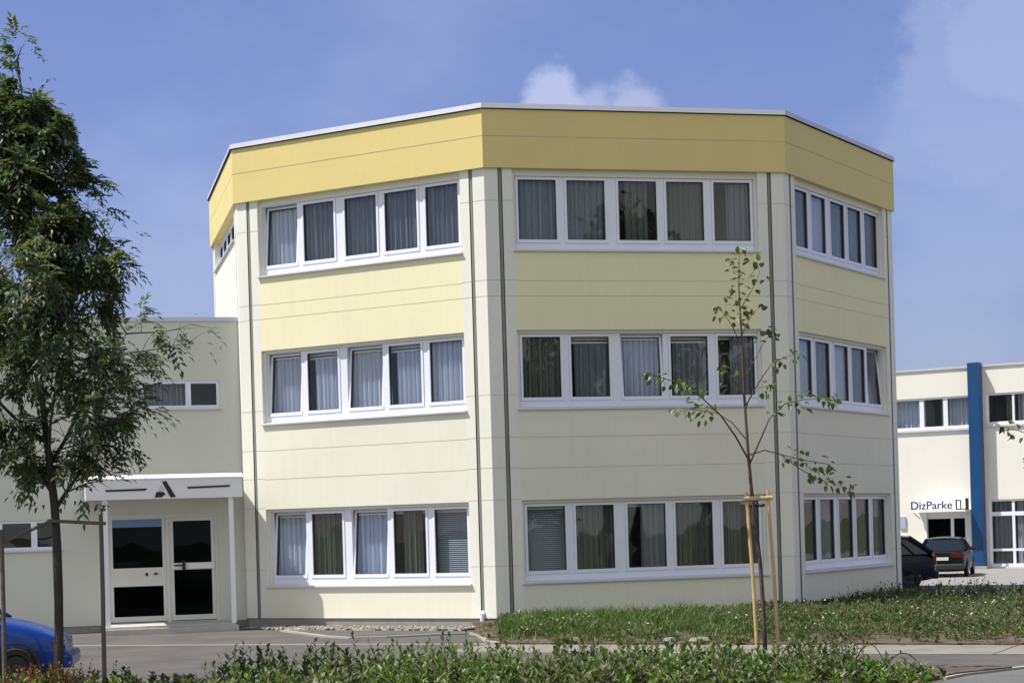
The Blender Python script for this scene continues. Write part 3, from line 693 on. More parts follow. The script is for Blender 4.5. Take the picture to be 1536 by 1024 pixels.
# ------------------------------------------------------------------ ash tree on the left
def interp(tab, x):
    if x <= tab[0][0]: return tab[0][1]
    for (a, b_), (c, d_) in zip(tab, tab[1:]):
        if x <= c: return b_ + (d_ - b_) * (x - a) / (c - a)
    return tab[-1][1]
def ash_tree(base, rnd):
    bx, by = base
    root = empty('ash_tree', (bx, by, G), 'dark leafy ash-like street tree staked in front of the entrance wing', 'tree')
    prof = [(2.3, .45), (2.7, 1.05), (3.2, 1.75), (3.7, 2.3), (4.1, 2.2), (4.5, 1.95), (4.9, 1.85), (5.4, 1.44), (6.0, 1.10), (6.6, .90), (7.2, .60), (7.8, .44), (8.4, .22), (8.9, .08)]
    def axis(z): return Vector((bx - .050 * max(0, z - 2.2) + .035 * math.sin(z * 1.1), by + .03 * math.sin(z * .8), z))
    tb = MB(); zs = [G - .1, .1, .6, 1.2, 1.8, 2.35, 3, 3.8, 4.6, 5.4, 6.2, 7, 7.8, 8.5]
    rs = [.085, .07, .062, .058, .055, .058, .047, .04, .034, .028, .022, .016, .01, .005]
    tb.tube([axis(z) for z in zs], rs, 9)
    leaves = MB(); twigs = []
    def compound(p, d, scale):
        """pinnate leaf: arching rachis with pairs of leaflets"""
        ln = rnd.uniform(.20, .32) * scale; d = (d + Vector((0, 0, -.25)) + rv(rnd) * .35).normalized()
        side = d.cross(Vector((0, 0, 1)));
        if side.length < .1: side = Vector((1, 0, 0))
        side.normalize(); up = side.cross(d) + rv(rnd) * .3
        mm = rnd.choices((0, 1, 2), (4.4, 5, 2.6))[0]; n = 4
        for k in range(n + 1):
            t = (k + .6) / (n + .6); q_ = p + d * ln * t + Vector((0, 0, -.45 * ln * t * t))
            if k == n: leaf_quad(leaves, q_, d + Vector((0, 0, -.5)), up, .12 * scale, .044, mm)
            else:
                for sgn in (-1, 1):
                    leaf_quad(leaves, q_, d * .75 + side * sgn * .8 + Vector((0, 0, -.25)) + rv(rnd) * .2, up, .115 * scale * rnd.uniform(.8, 1.15), .044, mm)
    def branch(p0, d, ln, r0, depth):
        path = [p0]; p = p0; n = 5; rads = [r0]
        dd = d.copy()
        for k in range(n):
            dd = (dd + Vector((0, 0, .10 if depth == 0 else -.02)) + rv(rnd) * .16).normalized()
            p = p + dd * ln / n; path.append(p); rads.append(r0 * (1 - .8 * (k + 1) / n))
        tb.tube(path, rads, 5 if depth else 6, cap=False)
        for k in range(1, n + 1):
            q_ = path[k]
            if depth < 2 and k >= 1:
                for _ in range(2 if depth == 0 and k % 2 else 1):
                    s = dd.cross(rv(rnd)).normalized()
                    branch(q_, (dd * .75 + s * .9 + Vector((0, 0, .1))).normalized(), ln * rnd.uniform(.32, .5), r0 * .42, depth + 1)
            nl = 0 if depth == 0 and k < 3 else rnd.choice((1, 2))
            if mnoise.noise(q_ * 1.15 + Vector((3, 1, 7))) < -.24: nl = 0
            for _ in range(nl):
                out = Vector((q_.x - bx, q_.y - by, 0)); out = out.normalized() if out.length > .05 else rv(rnd)
                compound(q_ + rv(rnd) * .03, (dd * .6 + out * .5 + rv(rnd) * .7), rnd.uniform(.85, 1.15))
        if depth >= 1:
            for _ in range(rnd.choice((1, 2))): compound(path[-1], dd, 1.15)
    z = 2.3; az = .4; i = 0
    while z < 8.5:
        ax = axis(z); el = R(48 if z < 3 else 40 if z < 6 else 52)
        # branch aims at the crown outline somewhat higher than where it starts
        Rr = interp(prof, z + .55) * rnd.uniform(.72, 1.0)
        d = Vector((math.cos(az) * math.cos(el), math.sin(az) * math.cos(el), math.sin(el)))
        branch(ax, d, max(.18, Rr / math.cos(el) * .86), .030 * (1 - (z - 2.3) / 7.5) + .004, 0 if z < 7.4 else 1)
        az += 2.4 + rnd.uniform(-.3, .3); z += rnd.uniform(.25, .38) if z > 2.9 else .2; i += 1
    for _ in range(16): compound(axis(8.45 + rnd.random() * .35), Vector((rnd.uniform(-.5, .5), rnd.uniform(-.5, .5), .8)), 1.)
    tb.build('trunk', 'bark', root, smooth=True)
    # trim anything that strays outside the crown outline
    keep_f, keep_m = [], []
    for f_, m_ in zip(leaves.f, leaves.m):
        p = Vector(leaves.v[f_[0]]); a = axis(p.z)
        if mnoise.noise(Vector((p.x * 2.3, p.y * .9, p.z * 2.3)) + Vector((5.2, 0, 1.7))) < -.2: continue
        if math.hypot(p.x - a.x, p.y - a.y) < interp(prof, p.z) * (1.24 + .5 * mnoise.noise(p * 1.7)) + .08: keep_f.append(f_); keep_m.append(m_)
    leaves.f, leaves.m = keep_f, keep_m
    leaves.build('crown', ['lf1', 'lf2', 'lf3'], root)
    return root
TX, TY = -6.24, 25.5
ash_tree((TX, TY), random.Random(11))

def stake_frame(name, label, stakes, bars, ties, mt, r=.038, cat='tree stakes'):
    s0 = stakes[0]
    root = empty(name, (sum(s[0] for s in stakes) / len(stakes), sum(s[1] for s in stakes) / len(stakes), G), label, cat)
    for (x, y, x2, y2, h_) in stakes:
        m_ = MB(); m_.tube([(x, y, G - .2), (x + (x2 - x) * .5 + .006, y + (y2 - y) * .5, h_ * .5), (x2, y2, h_ - .02), (x2, y2, h_)], [r * 1.05, r, r * .95, r * .75], 9); m_.build('stake', mt, root, smooth=False)
    for a, b_, rr in bars:
        m_ = MB(); d = Vector(b_) - Vector(a); mid = (Vector(a) + Vector(b_)) / 2
        m_.tube([a, mid, b_], rr, 7); m_.build('crossbar', mt if rr > .03 else 'stake', root)
    for pts in ties:
        m_ = MB(); m_.tube(pts, .022, 6); m_.build('tie', 'tie', root)
    return root
# three weathered stakes round the ash, joined to it by thin rails
stake_frame('tree_stakes', 'three weathered grey stakes with thin rails round the dark ash tree',
            [(TX - .66, TY - .25, TX - .64, TY - .25, 2.05), (TX + .66, TY - .20, TX + .68, TY - .20, 2.22), (TX - .155, TY + .62, TX - .155, TY + .62, 1.95)],
            [((TX - .72, TY - .25, 1.84), (TX + .02, TY - .08, 2.16), .024), ((TX - .04, TY - .09, 2.15), (TX + .74, TY - .2, 2.09), .024)],
            [[(TX + .07 * math.cos(w), TY - .0 + .075 * math.sin(w), 2.15) for w in [k * math.pi / 5 for k in range(11)]]], 'stake', .030)

# ------------------------------------------------------------------ young lime trees
def young_tree(base, label, rnd, group=None, mirror=1., drop=0.):
    bx, by = base
    root = empty('young_tree', (bx, by, G), label, 'tree', group)
    def W(dx, dz, dy=0.): return Vector((bx + dx * mirror, by + dy, dz - (drop * min(1, dz / 2.5) if dz > 0 else 0)))
    tr = MB()
    tr.tube([W(.02, G - .1), W(.02, .5), W(-.01, 1.3), W(-.10, 2.3), W(-.13, 2.8), W(-.16, 3.6), W(-.17, 4.4), W(-.19, 5.0), W(-.17, 5.5)],
            [.036, .031, .028, .024, .021, .017, .012, .008, .004], 8)
    lv = MB()
    def cluster(p, n, spread, d):
        for _ in range(n):
            q_ = p + Vector((rnd.gauss(0, 1), rnd.gauss(0, 1), rnd.gauss(0, .6))) * spread
            dd = (d * .6 + rv(rnd) * .7 + Vector((0, 0, -.45)))
            round_leaf(lv, q_, dd, Vector((rnd.gauss(0, .5), rnd.gauss(0, .5), 1)), rnd.uniform(.065, .115), rnd.uniform(.05, .08), rnd.choice((0, 0, 1)))
    def limb(pts, r, leafy, dens):
        P = [W(*q_) for q_ in pts]; n = len(P)
        tr.tube(P, [r * (1 - .75 * i / (n - 1)) for i in range(n)], 6, cap=False)
        for i in range(n - 1):
            seg = P[i + 1] - P[i]; m_ = max(1, int(seg.length / .085))
            for j in range(m_):
                t = (i + j / m_) / (n - 1)
                if t < leafy: continue
                p = P[i] + seg * (j / m_)
                for _ in range(rnd.choice(dens) + rnd.choice((1, 2, 2, 3))):
                    s = seg.cross(rv(rnd)).normalized(); e = p + s * rnd.uniform(.02, .14) + seg.normalized() * .04
                    cluster(e, 1, .015, (s + seg.normalized()))
        cluster(P[-1], 4, .04, P[-1] - P[-2])
    limb([(-.12, 2.68), (-.30, 3.0, -.1), (-.50, 3.28, -.2), (-.75, 3.52, -.25), (-1.05, 3.72, -.3), (-1.28, 3.80, -.3), (-1.48, 3.86, -.3)], .014, .42, (1, 2, 2, 3))
    limb([(-.14, 2.95), (-.32, 3.2, .1), (-.52, 3.34, .15), (-.86, 3.40, .2), (-1.05, 3.36, .2)], .011, .45, (1, 2, 2))
    limb([(-.12, 2.62), (.02, 2.95, -.15), (.14, 3.22, -.2), (.36, 3.42, -.2), (.66, 3.47, -.2), (1.05, 3.44, -.2)], .013, .40, (1, 1, 2))
    limb([(-.13, 2.75), (.12, 2.82, .2), (.34, 2.76, .25), (.62, 2.68, .3), (.95, 2.62, .3), (1.05, 2.56, .3)], .011, .38, (2, 2, 3))
    limb([(.34, 2.76, .25), (.55, 2.58, .2), (.80, 2.42, .2), (1.05, 2.34, .2), (1.30, 2.24, .2)], .008, .3, (1, 2))
    limb([(-.15, 3.4), (.02, 3.7, -.1), (.20, 3.95, -.1), (.42, 4.05, -.1), (.58, 4.08, -.1)], .010, .45, (1, 2))
    limb([(-.16, 3.75), (.02, 4.05, .1), (.16, 4.3, .15), (.30, 4.42, .15)], .008, .45, (1, 2))
    limb([(-.16, 3.3), (-.05, 3.55, .3), (.12, 3.68, .4), (.30, 3.72, .5)], .008, .4, (1, 2))
    limb([(-.17, 4.2), (-.30, 4.5, 0), (-.42, 4.68, 0), (-.52, 4.74, 0)], .007, .35, (2, 3))
    limb([(-.17, 4.35), (-.04, 4.6, .05), (.08, 4.72, .05)], .006, .3, (2, 2))
    limb([(-.18, 4.7), (-.02, 4.95, 0), (.10, 5.18, 0), (.05, 5.3, 0)], .006, .3, (1, 2))
    limb([(-.16, 3.55), (-.32, 3.75, -.1), (-.42, 3.95, -.1)], .006, .5, (1, 1))
    limb([(-.18, 4.45), (-.19, 4.8), (-.18, 5.15), (-.17, 5.5)], .006, .0, (1, 2, 2))
    tr.build('trunk', 'barky', root, smooth=True)
    lv.build('crown', ['ly1', 'ly2'], root)
    return root
YX, YY = 3.24, 25.3
young_tree((YX, YY), 'slender young tree with sparse leaves tied between two pale stakes', random.Random(5))
YX2 = 7.85
young_tree((YX2, 25.0), 'young tree at the right picture edge with only a few leaf tips in view', random.Random(23), drop=.85)
def two_stakes(x, y, label, name='tree_stakes'):
    return stake_frame(name, label, [(x - .09, y - .16, x - .19, y - .16, 2.26), (x + .20, y - .10, x + .10, y - .10, 2.28)],
            [((x - .23, y - .21, 2.17), (x + .15, y - .16, 2.17), .0305)],
            [[(x - .20, y - .13, 2.08), (x - .10, y + .05, 2.07), (x + .06, y - .05, 2.08)]], 'stakey', .024)
two_stakes(YX, YY, 'pair of pale new stakes holding the slender young tree by the path')

# ------------------------------------------------------------------ broad trees across the road, mirrored in the office windows
def broad_tree(x, y, h_, rad, label, rnd):
    root = empty('broadleaf_tree', (x, y, G), label, 'tree', 'trees across the road from the office')
    t_ = MB(); t_.tube([(x, y, G - .1), (x + .1, y, h_ * .3), (x, y + .1, h_ * .6), (x, y, h_ * .9)], [.26, .2, .13, .03], 9)
    hubs = []
    for k in range(26):
        a = rnd.random() * 6.28; f_ = rnd.uniform(.30, .93); rr = rad * math.sin(math.pi * min(1, (f_ - .18) / .84) ** .8) * rnd.uniform(.45, .95)
        p = Vector((x + rr * math.cos(a), y + rr * math.sin(a), h_ * f_)); hubs.append(p)
        t_.tube([(x, y, h_ * f_ * .7), (Vector((x, y, h_ * f_ * .82)) + p) / 2, p], [.06, .045, .015], 5, cap=False)
    hubs.append(Vector((x, y, h_ * .93)))
    t_.build('trunk', 'bark', root, smooth=True)
    lv = MB()
    for p in hubs:
        for _ in range(150):
            q_ = p + rv(rnd) * rad * .34 * rnd.random() ** .45
            leaf_quad(lv, q_, rv(rnd) + Vector((0, 0, -.3)), rv(rnd), rnd.uniform(.22, .4), .2, rnd.choice((0, 0, 1)))
    lv.build('crown', ['lf1', 'lf2'], root)
for x, y, h_, rad, lab in ((15.5, 16.5, 12.4, 2.6, 'tall broad tree mirrored in the middle top floor windows'), (19.5, 11.5, 14.2, 3.2, 'tallest broad tree mirrored beside the middle one in the top floor windows'),
                           (24.5, 8.5, 13.0, 3.4, 'broad tree mirrored in the right half of the office front windows'), (10.5, 19.0, 7.2, 2.3, 'lower round tree mirrored in the lower floor windows')):
    broad_tree(x, y, h_, rad, lab, random.Random(int(x * 10)))

# ------------------------------------------------------------------ low planting
def shoot(mb, p, h_, rnd, mats, nl, ll, lw, spread=.25, stem_m=None):
    d = Vector((rnd.gauss(0, spread), rnd.gauss(0, spread), 1)).normalized(); az = rnd.random() * 6.28
    if stem_m is not None: mb.tube([p, p + d * h_ * .6, p + d * h_ + Vector((rnd.gauss(0, .02), 0, 0))], [.006, .004, .002], 3, stem_m, False)
    for k in range(nl):
        t = (k + .8) / nl; q_ = p + d * h_ * t; az += 2.4; el = .35 + .8 * t
        ld = Vector((math.cos(az) * math.cos(el), math.sin(az) * math.cos(el), math.sin(el))) + rv(rnd) * .25
        leaf_quad(mb, q_, ld, Vector((0, 0, 1)) + rv(rnd) * .3, ll * rnd.uniform(.7, 1.2) * (1.1 - .4 * t), lw * rnd.uniform(.8, 1.2), rnd.choice(mats))
# top line of the foreground planting: (x at ~24 m, height above the bed)
HT = [(-7.5, .25), (-6.9, .30), (-6.3, .34), (-5.8, .28), (-5.3, .34), (-5.0, .38), (-4.7, .30), (-4.2, .22), (-3.9, .44), (-3.4, .56), (-3.0, .52), (-2.6, .62), (-2.2, .60), (-1.7, .66), (-1.2, .60),
      (-.7, .66), (-.2, .58), (.3, .64), (.8, .60), (1.2, .66), (1.7, .56), (2.2, .54), (2.7, .52), (3.2, .48), (3.6, .52), (4.0, .56), (4.35, .46), (4.7, .26), (5.1, .14)]
DN = [(-7.5, .5), (-5.9, .45), (-5.2, .8), (-4.75, .35), (-4.3, .12), (-4.05, .3), (-3.7, 1.), (4.2, 1.), (4.5, .5), (4.9, .25), (5.2, .1)]
fg = MB(); rnd = random.Random(42); nsh = 0
pal = [((0, 0, 1, 3), 5), ((1, 1, 0), 3), ((2, 2, 3), 2.4), ((3, 0), 3)]
while nsh < 1250:
    x = rnd.uniform(-7.6, 5.2); y = rnd.uniform(22.4, 25.9) if x < 4 else rnd.uniform(22.4, 24.3)
    if rnd.random() > interp(DN, x): nsh += .35; continue
    cl_ = mnoise.noise((x * 1.9, y * 1.3, 3.1)); hh = interp(HT, x * 24 / y) * (.30 + .50 * rnd.random() ** 1.8 + .36 * cl_)
    hh = max(hh, .12)
    pm_ = pal[int((mnoise.noise((x * .9, y * .9, 9.)) * .5 + .5) * 3.99)][0] if rnd.random() < .65 else rnd.choice(pal)[0]
    big = rnd.random()
    shoot(fg, Vector((x, y, G + .05)), hh, rnd, pm_, rnd.randint(7, 11), .175 if big > .35 else .12, .060, .32, 4)
    nsh += 1
for _ in range(150):       # taller thin sprigs standing above the mass
    x = rnd.uniform(-4.0, 4.6); y = rnd.uniform(23, 25.5)
    shoot(fg, Vector((x, y, G + .05)), interp(HT, x * 24 / y) * rnd.uniform(.62, 1.16), rnd, rnd.choice(((2, 3, 2), (2, 2, 0), (0, 1, 1), (3, 0))), rnd.randint(8, 12), .12, .046, .16, 4)
tag(fg.build('low_shrubs', ['sh1', 'sh2', 'sh3', 'sh4', 'stem']), 'mass of low mixed green shrubs along the near edge of the road', 'shrubs', kind='stuff')

rs_ = MB(); rnd = random.Random(8)
for _ in range(170):
    x = rnd.gauss(-6.15, .26); y = rnd.gauss(24.6, .3)
    shoot(rs_, Vector((x, y, G + .04)), rnd.uniform(.22, .46), rnd, (0, 0, 1) if abs(x + 6.15) > .16 else (1, 1, 0), 8, .065, .034, .3, 2)
tag(rs_.build('rusty_shrub', ['red1', 'red2', 'stem']), 'low rust red and yellow shrub at the ash trunk in front of the blue car', 'shrub')
ds = MB(); rnd = random.Random(9)
for _ in range(26):
    x = rnd.gauss(4.02, .10); y = rnd.gauss(24.4, .12)
    shoot(ds, Vector((x, y, G + .05)), rnd.uniform(.35, .80), rnd, (0, 0, 1), 11, .07, .034, .16, 2)
tag(ds.build('upright_shrub', ['sh4', 'sh1', 'stem']), 'dark upright shrub poking above the right end of the planting', 'shrub')
for (x, y, s, hh, lab) in ((4.25, 24.3, .42, .42, 'bare bramble cane arching beside the dark upright shrub'), (4.62, 24.2, .50, .30, 'lower bare bramble cane arching nearest the corner kerb')):
    m_ = MB(); pts = [(x + s * t, y - .1 * t, G + .04 + hh * math.sin(math.pi * min(1, t * .96 + .02)) ** .7) for t in [k / 9 for k in range(10)]]
    m_.tube(pts, [.011 - .0007 * k for k in range(10)], 5)
    for k in (2, 4, 6, 8): leaf_quad(m_, Vector(pts[k]), Vector((.3, -.4, .5)) + rv(rnd) * .4, Vector((0, 0, 1)), .06, .03, 1)
    tag(m_.build('bramble_cane', ['stem', 'sh4']), lab, 'plant')

# grass in the bed under the shaded front
gs = MB(); rnd = random.Random(77)
def blade(mb, p, h_, w, m, lean):
    a = rnd.random() * 6.28; s = Vector((math.cos(a), math.sin(a), 0)) * w / 2; d = Vector((rnd.gauss(0, lean), rnd.gauss(0, lean), 1))
    mid = p + d * h_ * .55; t = p + d * h_ + Vector((d.x, d.y, -.2)) * h_ * .45; i = len(mb.v)
    mb.v += [tuple(p - s), tuple(p + s), tuple(mid + s * .7), tuple(mid - s * .7), tuple(t)]
    mb.f += [(i, i + 1, i + 2, i + 3), (i + 3, i + 2, i + 4)]; mb.m += [m, m]
n = 0
while n < 13500:
    u = rnd.random(); v = rnd.uniform(.04, .97); p = Vector(bed_point(u, v))
    # lush from the corner to the young tree, then thinning
    g_ = interp([(-.9, .25), (-.3, .75), (.6, 1.), (3.0, 1.), (4.2, .7), (5.2, .22), (7, .08), (30, .05)], p.x) * interp([(.04, .2), (.16, .75), (.3, 1.), (1, 1.)], v)
    if p.x > 17 or p.x < -.42 + .25 * rnd.random() or rnd.random() > g_ * (1.0 + .5 * mnoise.noise((p.x * 1.5, p.y * 1.5, 1))): n += .12; continue
    hh = (.08 + .17 * rnd.random()) * (.75 + .5 * g_) * max(.35, 1 + .9 * mnoise.noise((p.x * 1.6, p.y * 1.6, 5)))
    blade(gs, p, hh, rnd.uniform(.012, .022), rnd.choice((0, 0, 1)) if rnd.random() > .06 else 2, .30); n += 1
tag(gs.build('long_grass', ['gr1', 'gr2', 'straw']), 'lush long grass growing against the shaded office front', 'grass', kind='stuff')
# weeds, straw and litter over the rest of the bed
wd = MB(); rnd = random.Random(78); n = 0
SPEC = [((0, 0, 1), .075, .034, .35), ((1, 1, 4), .09, .03, .45), ((1, 0, 4), .11, .05, .4), ((4, 4, 1), .06, .02, .3), ((2, 1, 1), .16, .014, .35), ((0, 1, 2), .10, .045, .5)]
while n < 860:
    u = rnd.random(); v = rnd.random() * 1.05 - .02; c_ = Vector(bed_point(u, min(.98, max(.0, v))))
    if c_.x > 17.5 or c_.x < -.30 or (c_.x < .3 and v < .2): n += .2; continue
    if rnd.random() > interp([(-.9, .6), (.2, .5), (3.0, .5), (4.6, .95), (6, 1.), (30, 1.)], c_.x) * (.6 if v < .06 else 1): n += .2; continue
    sp = SPEC[min(5, int((mnoise.noise((c_.x * .8, c_.y * .8, 6.)) * .9 + .5) * 6))] if rnd.random() < .5 else rnd.choice(SPEC)
    far = min(1., max(0., (c_.x - 5.5) / 4.5))
    top = (rnd.uniform(.10, .24) + far * rnd.uniform(.02, .36)) * (.55 if v < .1 else 1)
    rad = rnd.uniform(.10, .26) + far * .10
    for _ in range(rnd.randint(9, 20)):
        q_ = c_ + Vector((rnd.gauss(0, rad), rnd.gauss(0, rad), 0)); dd = min(1, (q_ - c_).length / (2 * rad))
        shoot(wd, q_, top * (1.05 - .6 * dd) * rnd.uniform(.55, 1.15), rnd, sp[0], rnd.randint(4, 8), sp[1], sp[2], sp[3])
    if rnd.random() < .09:
        for _ in range(rnd.randint(1, 5)): round_leaf(wd, c_ + Vector((rnd.gauss(0, rad), rnd.gauss(0, rad), top * rnd.uniform(.7, 1.05))), Vector((rnd.gauss(0, 1), rnd.gauss(0, 1), .2)), Vector((rnd.gauss(0, .4), -.4, 1)), .045, .045, 5)
    n += 1
for _ in range(1100):      # litter, straw and pale bits lying on the soil
    p = Vector(bed_point(rnd.random(), rnd.uniform(.0, .9) ** 1.6))
    if p.x > 17.5: continue
    leaf_quad(wd, p + Vector((0, 0, .015)), Vector((rnd.gauss(0, 1), rnd.gauss(0, 1), .12)), Vector((rnd.gauss(0, .2), rnd.gauss(0, .2), 1)), rnd.uniform(.06, .16), rnd.uniform(.02, .05), rnd.choice((2, 2, 3, 4, 1)))
tag(wd.build('weeds', ['sh1', 'weed', 'straw', 'red1', 'weed2', 'flower']), 'grey-green weeds with straw and white flowers right of the young tree', 'weeds', kind='stuff')

# a few stones at the bed's front edge
for (x, y, a, b_, c, rot, lab) in ((3.05, 32.15, .22, .13, .07, .2, 'flat pinkish stone at the bed edge just left of the young tree stakes'),
                                  (2.55, 32.42, .17, .12, .07, .9, 'small pinkish stone lying left of the flat one at the bed edge'),
                                  (.95, 33.15, .15, .10, .06, .4, 'little stone in the litter below the long grass')):
    m_ = MB(); rnd = random.Random(int(x * 100)); nlat, nlon = 5, 9
    pts = [[None] * nlon for _ in range(nlat)]
    for i in range(nlat):
        f_ = math.pi * i / (nlat - 1)
        for j in range(nlon):
            w_ = 2 * math.pi * j / nlon; px_, py_, pz_ = math.sin(f_) * math.cos(w_), math.sin(f_) * math.sin(w_), math.cos(f_)
            r_ = 1 + .28 * mnoise.noise((px_ * 1.3 + x, py_ * 1.3, pz_ * 1.3)); px_, py_ = px_ * a * r_, py_ * b_ * r_
            pts[i][j] = (x + px_ * math.cos(rot) - py_ * math.sin(rot), y + px_ * math.sin(rot) + py_ * math.cos(rot), G + .06 + pz_ * c * r_)
    for i in range(nlat - 1):
        for j in range(nlon): m_.face([pts[i][j], pts[i + 1][j], pts[i + 1][(j + 1) % nlon], pts[i][(j + 1) % nlon]])
    tag(m_.build('stone', 'stone'), lab, 'stone', 'stones at the edge of the planting bed')

# ------------------------------------------------------------------ cars
def car(name, label, loc, heading, paint, P, group=None, scale=1.):
    """P: side profile. body stations (x, z_low, z_top, half_width); cabin corners"""
    root = empty(name, loc, label, 'car', group)
    ch, sh_ = math.cos(heading), math.sin(heading)
    def T(x, y, z):
        x, y, z = x * scale, y * scale, z * scale
        return (loc[0] + x * ch - y * sh_, loc[1] + x * sh_ + y * ch, loc[2] + z)
    st = P['body']; b = MB(); rings = []
    for (x, zl, zt, w) in st:
        mid = zl + (zt - zl) * .52
        half = [(0, zl), (w * .86, zl), (w * .97, zl + .07), (w, mid - .06), (w * .995, mid + .05), (w * .955, zt - .075), (w * .87, zt - .012), (w * .5, zt + .012), (0, zt + .02)]
        rings.append([T(x, y, z) for y, z in half] + [T(x, -y, z) for y, z in reversed(half[1:-1])])
    i0 = 0; n = len(rings[0])
    for r_ in rings: b.v += r_
    for i in range(len(rings) - 1):
        for k in range(n): b.f.append((i * n + k, i * n + (k + 1) % n, (i + 1) * n + (k + 1) % n, (i + 1) * n + k)); b.m.append(0)
    b.f.append(tuple(range(n - 1, -1, -1))); b.m.append(0); b.f.append(tuple(range((len(rings) - 1) * n, len(rings) * n))); b.m.append(0)
    body = b.build('body', paint, root, smooth=True, subsurf=2)
    # cabin: windscreen base/top, roof end, rear window base
    (xa, za), (xb, zb), (xc, zc), (xd, zd) = P['cabin']; wb, wr = P['wbelt'], P['wroof']
    c = MB()
    A = [(xa, wb - .06, za), (xb, wr, zb), (xc, wr, zc), (xd, wb - .05, zd)]
    inn = .012
    c.hexa([T(xa, -wb + .06, za - .03), T(xa, wb - .06, za - .03), T(xd, wb - .05, zd - .03), T(xd, -wb + .05, zd - .03),
            T(xb, -wr + inn, zb - .02), T(xb, wr - inn, zb - .02), T(xc, wr - inn, zc - .02), T(xc, -wr + inn, zc - .02)])
    c.build('windows', 'carglass', root, bevel=.01)
    r_ = MB(); nn = 7; e = .035
    pts = []
    for i in range(nn):
        t = i / (nn - 1); x = xb + (xc - xb) * t; z = zb + (zc - zb) * t + .05 * math.sin(math.pi * t); pts.append((x, z))
    for i in range(nn - 1):
        (x0, z0), (x1, z1) = pts[i], pts[i + 1]
        prof = [(-wr - .015, -.045), (-wr * .93, .0), (-wr * .5, .03), (0, .04), (wr * .5, .03), (wr * .93, .0), (wr + .015, -.045)]
        for (ya, da), (yb, db) in zip(prof, prof[1:]):
            r_.face([T(x0, ya, z0 + da), T(x0, yb, z0 + db), T(x1, yb, z1 + db), T(x1, ya, z1 + da)])
    for (x, z) in (pts[0], pts[-1]): r_.face([T(x, y_, z + d_) for y_, d_ in prof])
    r_.build('roof', paint, root, smooth=False)
    def bar(p, q_, w_=.03):
        pr = MB(); pr.tube([T(*p), T(*q_)], w_ * scale, 6); pr.build('pillar', paint, root)
    for sgn in (-1, 1):
        bar((xa, sgn * (wb - .05), za - .02), (xb, sgn * (wr), zb - .01)); bar((xd, sgn * (wb - .045), zd - .02), (xc, sgn * wr, zc - .01), P.get('cpil', .05))
        for f_ in P.get('bpil', (.45,)):
            xm = xa + (xd - xa) * (f_ + .04); xn = xb + (xc - xb) * f_; zm = za + (zd - za) * f_; zn = zb + (zc - zb) * f_
            bar((xm, sgn * (wb - .055), zm - .02), (xn, sgn * wr, zn - .01), .028)
    for x in P['wheels']:
        for sgn in (-1, 1):
            wh = MB(); rr = P['wr']; y0 = sgn * (P['wbelt'] - .13); yo = sgn * (P['wbelt'] + .012)
            prof = [(rr * .62, yo - sgn * .03), (rr * .66, yo), (rr * .92, yo), (rr, yo - sgn * .03), (rr, y0), (rr * .6, y0)]
            wh.lathe(prof, 20, lambda a, c_, h_, x=x, rr=rr: T(x + a, h_, rr + c_)); w1 = wh.build('tyre', 'tyre', root, smooth=False)
            rm = MB(); rm.lathe([(.001, yo - sgn * .01), (rr * .18, yo - sgn * .012), (rr * .25, yo - sgn * .04), (rr * .55, yo - sgn * .035), (rr * .63, yo - sgn * .008), (rr * .65, yo - sgn * .05)], 18, lambda a, c_, h_, x=x, rr=rr: T(x + a, h_, rr + c_))
            rm.build('rim', P.get('rim', 'rim'), w1)
            ar_ = MB(); ar_.lathe([(.01, yo - sgn * .055), (rr * 1.19, yo - sgn * .050), (rr * 1.21, yo - sgn * .016), (rr * 1.12, yo - sgn * .016)], 22, lambda a, c_, h_, x=x, rr=rr: T(x + a, h_, rr * 1.04 + c_ * .98))
            ar_.build('wheel_arch', 'trim', root)
    def slab(nm, x0, x1, y0, y1, z0, z1, mt, bev=.012):
        m_ = MB(); m_.box(x0, x1, y0, y1, z0, z1, 0, T); return m_.build(nm, mt, root, bevel=bev * scale)
    for a in P['extras']: slab(*a)
    for sgn in (-1, 1):
        m_ = MB(); x = xa - .25 if xa > xd else xa + .25
        m_.box(x - .07, x + .05, sgn * (wb - .03), sgn * (wb + .16), za - .02, za + .12, 0, T); m_.build('mirror', 'trim', root, bevel=.02)
    return root
FRONT = 0.
hatch = dict(rim='trim', body=[(-1.95, .36, .78, .60), (-1.90, .27, .90, .72), (-1.7, .20, .98, .79), (-1.1, .17, 1.0, .83), (0, .16, .985, .84), (.75, .17, .975, .83), (.95, .18, .965, .825), (1.4, .19, .86, .80), (1.72, .22, .74, .75), (1.86, .26, .66, .68), (1.93, .33, .58, .56)],
             cabin=[(.98, .96), (.30, 1.40), (-1.35, 1.40), (-1.82, .97)], wbelt=.83, wroof=.62, wheels=(-1.22, 1.22), wr=.285, bpil=(.42, .80), cpil=.07,
             extras=[('bumper', 1.80, 2.0, -.70, .70, .24, .46, 'car_blue', .06), ('bumper', -2.02, -1.80, -.72, .72, .26, .48, 'trim', .05),
                     ('headlight', 1.70, 1.885, -.70, -.42, .54, .655, 'lampd', .03), ('headlight', 1.70, 1.885, .42, .70, .54, .655, 'lampd', .03),
                     ('tail_light', -1.96, -1.84, -.74, -.50, .62, .84, 'lampr', .02), ('tail_light', -1.96, -1.84, .50, .74, .62, .84, 'lampr', .02),
                     ('wiper', .90, .98, -.62, .10, .97, .99, 'trim', .004), ('indicator', 1.84, 1.90, -.60, -.52, .50, .56, 'lampr', .01)])
car('blue_car', 'bright blue compact car nosing in behind the staked ash tree', (-8.56, 27.75, G), R(8), 'car_blue', hatch)
